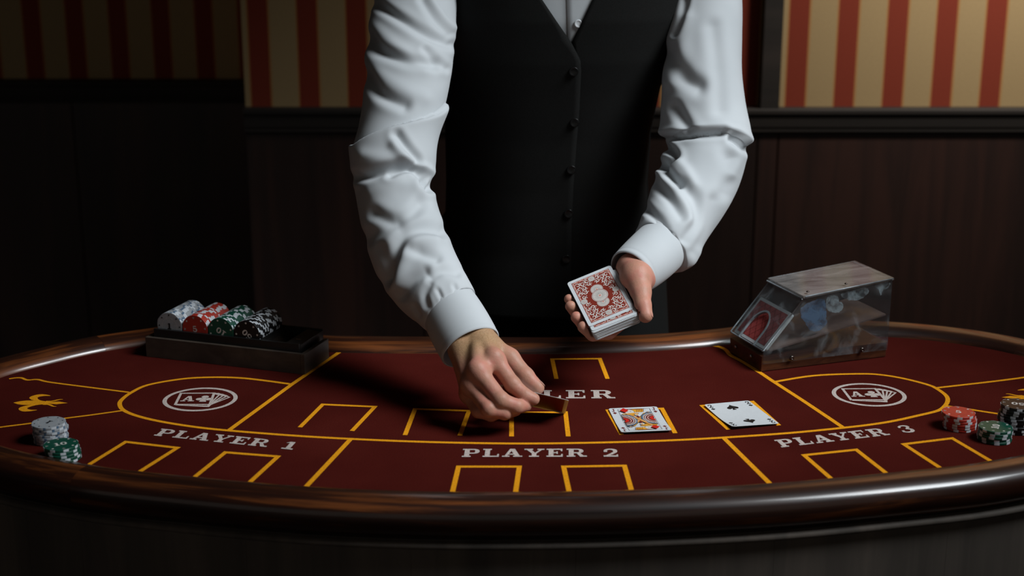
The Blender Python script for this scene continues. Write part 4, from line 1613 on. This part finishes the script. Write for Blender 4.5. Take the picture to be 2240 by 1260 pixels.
# ------------------------------------------------------------------ clothing
TOR = [(.80, .062, 2.275, .163, .118), (.90, .058, 2.268, .154, .114), (1.00, .056, 2.255, .148, .113), (1.08, .057, 2.243, .149, .115), (1.15, .063, 2.230, .155, .118),
       (1.20, .072, 2.220, .166, .120), (1.26, .079, 2.210, .174, .120), (1.32, .079, 2.200, .178, .112), (1.37, .079, 2.195, .172, .098), (1.405, .078, 2.19, .130, .080), (1.43, .077, 2.185, .072, .064)]
TOR = np.array(TOR)


def torso(z):
    return [np.interp(z, TOR[:, 0], TOR[:, k]) for k in (1, 2, 3, 4)]


TN = 2.5


def tor_p(z, phi, g):
    cx, cy, a, b_ = torso(z)
    c, s = math.cos(phi), math.sin(phi)
    f = lambda v: math.copysign(abs(v) ** (2 / TN), v)
    return np.array([cx + (a + g) * f(c), cy + (b_ + g) * f(s), z])


def phi_of_x(z, x, g):
    cx, cy, a, b_ = torso(z)
    u = max(-1, min(1, (x - cx) / (a + g)))
    return -math.acos(math.copysign(abs(u) ** (TN / 2), u))       # front half: -pi..0


shirt_rows = [[tor_p(z, t, -.001) for t in np.linspace(0, 2 * math.pi, 72, endpoint=False)] for z in np.linspace(.97, 1.43, 60)]
shirt = MB().grid(shirt_rows, closed=True).build('shirt', M['shirt'], person, True)


def x_on(px, z, g):
    """x of the torso front where image column px crosses height z"""
    cx, cy, a, b_ = torso(z)
    y = cy - b_ - g
    d = y * math.cos(PITCH) + (CAMZ - z) * math.sin(PITCH)
    return (px - 1120) / FPX * d


VG = .006
zV = 1.231
zs = list(np.linspace(.80, 1.16, 37)) + list(np.linspace(1.165, 1.40, 48))
btn_px = lambda z: np.interp(z, [.95, 1.02, 1.08, 1.13, 1.19, 1.231, 1.4], [1234, 1238, 1244, 1250, 1254, 1250, 1250])


def vedge(z, s):
    c = x_on(btn_px(z), z, VG)
    if z <= zV:
        return c + (.011 * min(1, (zV - z) / .025) if s < 0 else 0)
    k = (z - zV)
    return x_on(1250 - k * 1060, zV + k, VG) if s < 0 else x_on(1251 + k * 760, zV + k, VG)


def arm_phi(z, s):
    """front edge of the vest at the arm hole"""
    t = max(0, min(1, (z - 1.165) / .05))
    t = t * t * (3 - 2 * t)
    cx, cy, a, b_ = torso(z)
    e = phi_of_x(z, cx + s * min(.166, a * .985), VG)
    full = 0.0 if s > 0 else -math.pi
    return full + (e - full) * t


for s, g in ((-1, VG + .0022), (1, VG)):
    rows = []
    for z in zs:
        p0_, p1_ = arm_phi(z, s), phi_of_x(z, vedge(z, s), g)
        rows.append([tor_p(z, p0_ + (p1_ - p0_) * t, g) for t in np.linspace(0, 1, 40)])
    if s < 0:
        vest_q = MB()
    vest_q.grid(rows)
rows = []
for z in zs:
    t = max(0, min(1, (z - 1.165) / .05)) * .75
    rows.append([tor_p(z, t + (math.pi - 2 * t) * u, VG) for u in np.linspace(0, 1, 40)])
vest_q.grid(rows)
vest = vest_q.build('waistcoat', M['vest'], person, True)
sm = vest.modifiers.new('thickness', 'SOLIDIFY')
sm.thickness = .0028
sm.offset = 1

for px, py in ((1252, 158), (1254, 268), (1247, 372), (1241, 468), (1236, 572)):
    # height where the image row meets the vest front
    best = min(np.linspace(.9, 1.3, 200), key=lambda z: abs(to_px((x_on(px, z, VG + .006), torso(z)[1] - torso(z)[3] - VG - .006, z))[1] - py))
    z = float(best)
    x = x_on(px, z, VG + .006) + .002
    c = tor_p(z, phi_of_x(z, x, VG + .0052), VG + .0052)
    q = MB().lathe([(.0058, 0), (.0068, .0008), (.0068, .002), (.0060, .0030), (.0050, .0024), (.0018, .0020)], 24)
    q.v = [tuple(c + np.array([a, -h, b_ + h * .15])) for a, b_, h in q.v]
    q.build('button', M['button_black'], vest, True)

# shirt placket and button in the neck opening
q = MB()
rows = []
for z in np.linspace(1.20, 1.40, 24):
    xl, xr = x_on(1242 - (z - zV) * 40, z, .002), x_on(1300, z, .002)
    rows.append([tor_p(z, phi_of_x(z, xl + (xr - xl) * t, .0022), .0024 if 0 < t else .0) for t in np.linspace(0, 1, 10)])
q.grid(rows)
q.build('placket', M['shirt'], shirt, True)
z = float(min(np.linspace(1.2, 1.3, 200), key=lambda z: abs(to_px((x_on(1265, z, .003), torso(z)[1] - torso(z)[3] - .003, z))[1] - 52)))
c = tor_p(z, phi_of_x(z, x_on(1265, z, .003), .003), .0030)
q = MB().lathe([(.0050, 0), (.0057, .0008), (.0057, .0016), (.0048, .0022), (.0036, .0014), (.0014, .0013)], 24)
q.v = [tuple(c + np.array([a, -h, b_ + h * .2])) for a, b_, h in q.v]
q.build('button', M['button_pearl'], shirt, True)
q = MB()
rows = []
for z, g in ((1.395, .012), (1.43, .006), (1.455, .004), (1.43, .012), (1.40, .022)):
    rows.append([(.077 + (.062 + g) * math.cos(t), 2.175 + (.060 + g) * math.sin(t), z + .018 * math.sin(t)) for t in np.linspace(-1.35, math.pi + 1.35, 40)])
q.grid(rows)
q.build('collar', M['shirt'], shirt, True)


# ---- sleeves: lofted along the arm with modelled folds
def seg_dist(X, Y, pts):
    best = np.full(X.shape, 1e9)
    side_ = np.zeros(X.shape)
    for (x0, y0), (x1, y1) in zip(pts[:-1], pts[1:]):
        dx, dy = x1 - x0, y1 - y0
        L = dx * dx + dy * dy
        t = np.clip(((X - x0) * dx + (Y - y0) * dy) / L, 0, 1)
        d = np.hypot(X - x0 - t * dx, Y - y0 - t * dy)
        s = np.sign((X - x0) * dy - (Y - y0) * dx)
        m_ = d < best
        best = np.where(m_, d, best)
        side_ = np.where(m_, s, side_)
    return best, side_


def loft(stations, nu, nv, ratio):
    S = np.array(stations, float)          # px, py, depth, half width px
    t = np.concatenate([[0], np.cumsum(np.hypot(np.diff(S[:, 0]), np.diff(S[:, 1])))])
    C = np.array(catmull(S, 24))
    tt = np.concatenate([[0], np.cumsum(np.hypot(np.diff(C[:, 0]), np.diff(C[:, 1])))])
    u = np.linspace(0, tt[-1], nu)
    C = np.stack([np.interp(u, tt, C[:, k]) for k in range(4)], 1)
    ctr = np.array([at(c[0], c[1], c[2]) for c in C])
    T = np.gradient(ctr, axis=0)
    for _ in range(6):
        T[1:-1] = (T[:-2] + 2 * T[1:-1] + T[2:]) / 4
    T /= np.linalg.norm(T, axis=1)[:, None]
    V_ = CC - ctr
    V_ /= np.linalg.norm(V_, axis=1)[:, None]
    Sd = np.cross(T, V_); Sd /= np.linalg.norm(Sd, axis=1)[:, None]
    # make the side vector point to the right of the picture on the arm
    if Sd[len(Sd) // 3][0] < 0: Sd = -Sd
    Fr = V_ - T * (V_ * T).sum(1)[:, None]
    Fr /= np.linalg.norm(Fr, axis=1)[:, None]
    hw = C[:, 3] * C[:, 2] / FPX
    ph = np.linspace(0, 2 * math.pi, nv, endpoint=False)
    N = np.cos(ph)[None, :, None] * Sd[:, None, :] + np.sin(ph)[None, :, None] * Fr[:, None, :]
    P = ctr[:, None, :] + (np.cos(ph)[None, :, None] * Sd[:, None, :] + ratio * np.sin(ph)[None, :, None] * Fr[:, None, :]) * hw[:, None, None]
    return P, N, ph, hw, u / tt[-1]


def folded(stations, folds, nu, nv, ratio, seed, noise=.0005, ripple=None):
    P, N, ph, hw, u = loft(stations, nu, nv, ratio)
    d = P - CC
    zc = d @ CF
    X = 1120 + FPX * (d @ CR) / zc
    Y = 630 - FPX * (d @ CU) / zc
    wgt = np.clip((np.sin(ph) + .35) / .6, 0, 1)[None, :] * np.ones_like(X)
    D = np.zeros_like(X)
    for kind, amp, wd, pts in folds:
        pts = catmull(pts, 6) if len(pts) > 2 else pts
        dist, sd = seg_dist(X, Y, [tuple(p) for p in pts])
        if kind == 'v':
            r = dist / wd
            D += wgt * -amp * (1 - .9 * r * r) * np.exp(-r * r * .75)
        elif kind == 'r':
            r = dist / wd
            D += wgt * amp * np.exp(-r * r)
        elif kind in ('sl', 'sr'):        # overlap: cloth on one side of the line rides over the other
            s = dist * sd * (1 if kind == 'sl' else -1)
            D += wgt * amp * np.where(s > 0, np.exp(-(s / wd) ** 1.3), -.35 * np.exp(-(s / (wd * .5)) ** 2)) * (1 / (1 + np.exp(-np.clip(s / 1.5, -30, 30))) + .25 * (s < 0))
    r = random.Random(seed)
    back = 1 - .75 * wgt
    uu = u[:, None] * np.ones_like(X)
    pp = ph[None, :] * np.ones_like(X)
    for _ in range(7):
        a, b_, c = r.uniform(6, 26), r.choice([-2, -1, 1, 2, 3]), r.uniform(0, 6.3)
        D += noise * (.35 + back) * np.sin(a * uu + b_ * pp + c) * r.uniform(.4, 1)
    if ripple: D += ripple(uu, pp)
    return P + N * D[..., None]


ST_R = [(1012, -140, 2.190, 34), (985, -142, 2.180, 50), (945, -125, 2.160, 68), (918, -75, 2.130, 80), (909, 0, 2.095, 91), (900, 100, 2.06, 94), (888, 200, 2.03, 91), (872, 290, 2.012, 88), (862, 350, 2.000, 92), (861, 410, 1.990, 84),
        (876, 480, 1.972, 86), (901, 553, 1.950, 88), (938, 620, 1.922, 82), (966, 656, 1.905, 74), (982, 678, 1.896, 69), (987, 684, 1.893, 60), (984, 679, 1.896, 52)]
FO_R = [('v', .0060, 13, [(822, 8), (880, 44), (940, 80), (985, 97)]), ('v', .0060, 15, [(806, 84), (832, 112), (885, 132), (950, 142)]),
        ('v', .0055, 16, [(798, 160), (832, 205), (885, 232)]), ('r', .0030, 14, [(815, 50), (860, 95), (930, 150)]), ('r', .003, 16, [(800, 120), (850, 175), (930, 215)]),
        ('v', .004, 12, [(925, 0), (950, 40), (980, 75)]), ('r', .004, 10, [(940, 0), (968, 40), (990, 60)]), ('v', .003, 10, [(930, 110), (950, 130), (975, 150)]),
        ('sr', .0085, 34, [(780, 318), (800, 303), (835, 286), (897, 268), (955, 247), (985, 215)]),
        ('v', .0060, 11, [(869, 298), (890, 325), (908, 345), (912, 352)]), ('r', .0045, 11, [(862, 318), (885, 350), (905, 362), (935, 372)]),
        ('v', .0075, 13, [(782, 386), (812, 384), (850, 372), (895, 364), (925, 392)]), ('v', .006, 10, [(855, 385), (875, 374), (900, 368)]),
        ('v', .0100, 12, [(955, 395), (938, 412), (925, 405)]), ('r', .0050, 18, [(800, 345), (840, 350), (880, 345)]),
        ('r', .0050, 18, [(815, 420), (870, 400), (915, 412)]), ('v', .0045, 17, [(820, 468), (860, 483), (898, 470), (920, 446)]),
        ('v', .0040, 20, [(805, 520), (840, 500), (868, 492)]), ('v', .0060, 17, [(850, 610), (862, 560), (885, 515), (925, 500), (966, 506)]),
        ('r', .0055, 16, [(870, 620), (885, 570), (910, 532), (950, 528)]), ('v', .0035, 13, [(900, 548), (940, 560), (955, 566)]), ('v', .0035, 16, [(835, 545), (842, 580), (850, 610)]),
        ('v', .0035, 12, [(945, 606), (968, 592), (1000, 596)]), ('v', .0045, 14, [(880, 645), (905, 612), (930, 596)]), ('v', .0024, 9, [(935, 668), (930, 645), (940, 622)]),
        ('v', .0018, 6, [(965, 650), (958, 635)]), ('v', .0018, 6, [(1000, 640), (994, 626)]), ('v', .002, 7, [(918, 690), (908, 672)])]
ST_L = [(1448, -140, 2.195, 34), (1475, -142, 2.185, 50), (1512, -128, 2.170, 68), (1534, -75, 2.150, 80), (1542, 0, 2.135, 81), (1540, 80, 2.125, 82), (1536, 160, 2.118, 86), (1538, 230, 2.112, 90), (1544, 290, 2.106, 92), (1546, 330, 2.098, 88),
        (1530, 380, 2.083, 90), (1508, 430, 2.062, 84), (1485, 480, 2.040, 77), (1463, 522, 2.016, 74), (1446, 542, 2.004, 68), (1441, 547, 2.000, 60), (1445, 543, 2.003, 48)]
FO_L = [('v', .0060, 22, [(1462, 118), (1498, 170), (1528, 190)]), ('v', .0055, 14, [(1478, 235), (1500, 268), (1510, 285)]), ('r', .004, 18, [(1500, 40), (1490, 110), (1470, 180)]),
        ('v', .0045, 9, [(1500, 0), (1492, 40), (1478, 75)]), ('v', .003, 20, [(1560, 60), (1570, 150), (1575, 240)]),
        ('sl', .0100, 36, [(1440, 300), (1480, 299), (1530, 293), (1578, 288), (1612, 296), (1640, 318)]),
        ('v', .0070, 10, [(1440, 302), (1514, 296), (1578, 291)]), ('v', .0070, 11, [(1600, 304), (1618, 318), (1632, 326)]),
        ('v', .0095, 11, [(1452, 318), (1475, 338), (1470, 350), (1440, 362)]), ('v', .0080, 11, [(1450, 366), (1470, 388), (1484, 402)]), ('r', .005, 12, [(1478, 352), (1500, 375), (1515, 405)]),
        ('v', .0050, 16, [(1497, 406), (1522, 438), (1524, 482), (1500, 522)]), ('v', .0050, 14, [(1430, 392), (1462, 430), (1494, 474)]), ('r', .005, 13, [(1450, 400), (1485, 440), (1505, 480)]),
        ('v', .005, 12, [(1408, 452), (1440, 480), (1452, 500)]), ('v', .0030, 20, [(1592, 340), (1598, 380), (1585, 420)]), ('v', .0035, 18, [(1560, 440), (1548, 500), (1520, 550)]),
        ('r', .006, 14, [(1600, 330), (1612, 345), (1600, 380)]), ('r', .0060, 16, [(1530, 560), (1505, 588), (1492, 592)])]
for nm, st, fo, sd in (('right', ST_R, FO_R, 3), ('left', ST_L, FO_L, 5)):
    MB().grid(folded(st, fo, 300, 150, .97, sd), closed=True).build('sleeve', M['shirt'], shirt, True)

CU_R = [(978, 666, 1.900, 63), (986, 680, 1.893, 64), (1006, 717, 1.874, 66), (1024, 750, 1.857, 68), (1030, 761, 1.852, 69)]
CU_L = [(1453, 534, 2.005, 61), (1445, 541, 1.999, 60), (1420, 564, 1.976, 58), (1392, 588, 1.955, 56), (1380, 598, 1.946, 55)]
for st in (CU_R, CU_L):
    P, N, ph, hw, u = loft(st, 44, 96, .94)
    e = np.minimum(u, 1 - u)
    puff = .0016 * np.sin(np.pi * u) + np.where(e < .02, -.0012, 0) - .0005 * np.exp(-((e - .10) / .018) ** 2)
    O = P + N * puff[:, None, None]
    I = P - N * .0022
    q = MB()
    q.grid(np.concatenate([O, I[::-1], O[:1]]), closed=True)
    q.build('cuff', M['shirt'], shirt, True)
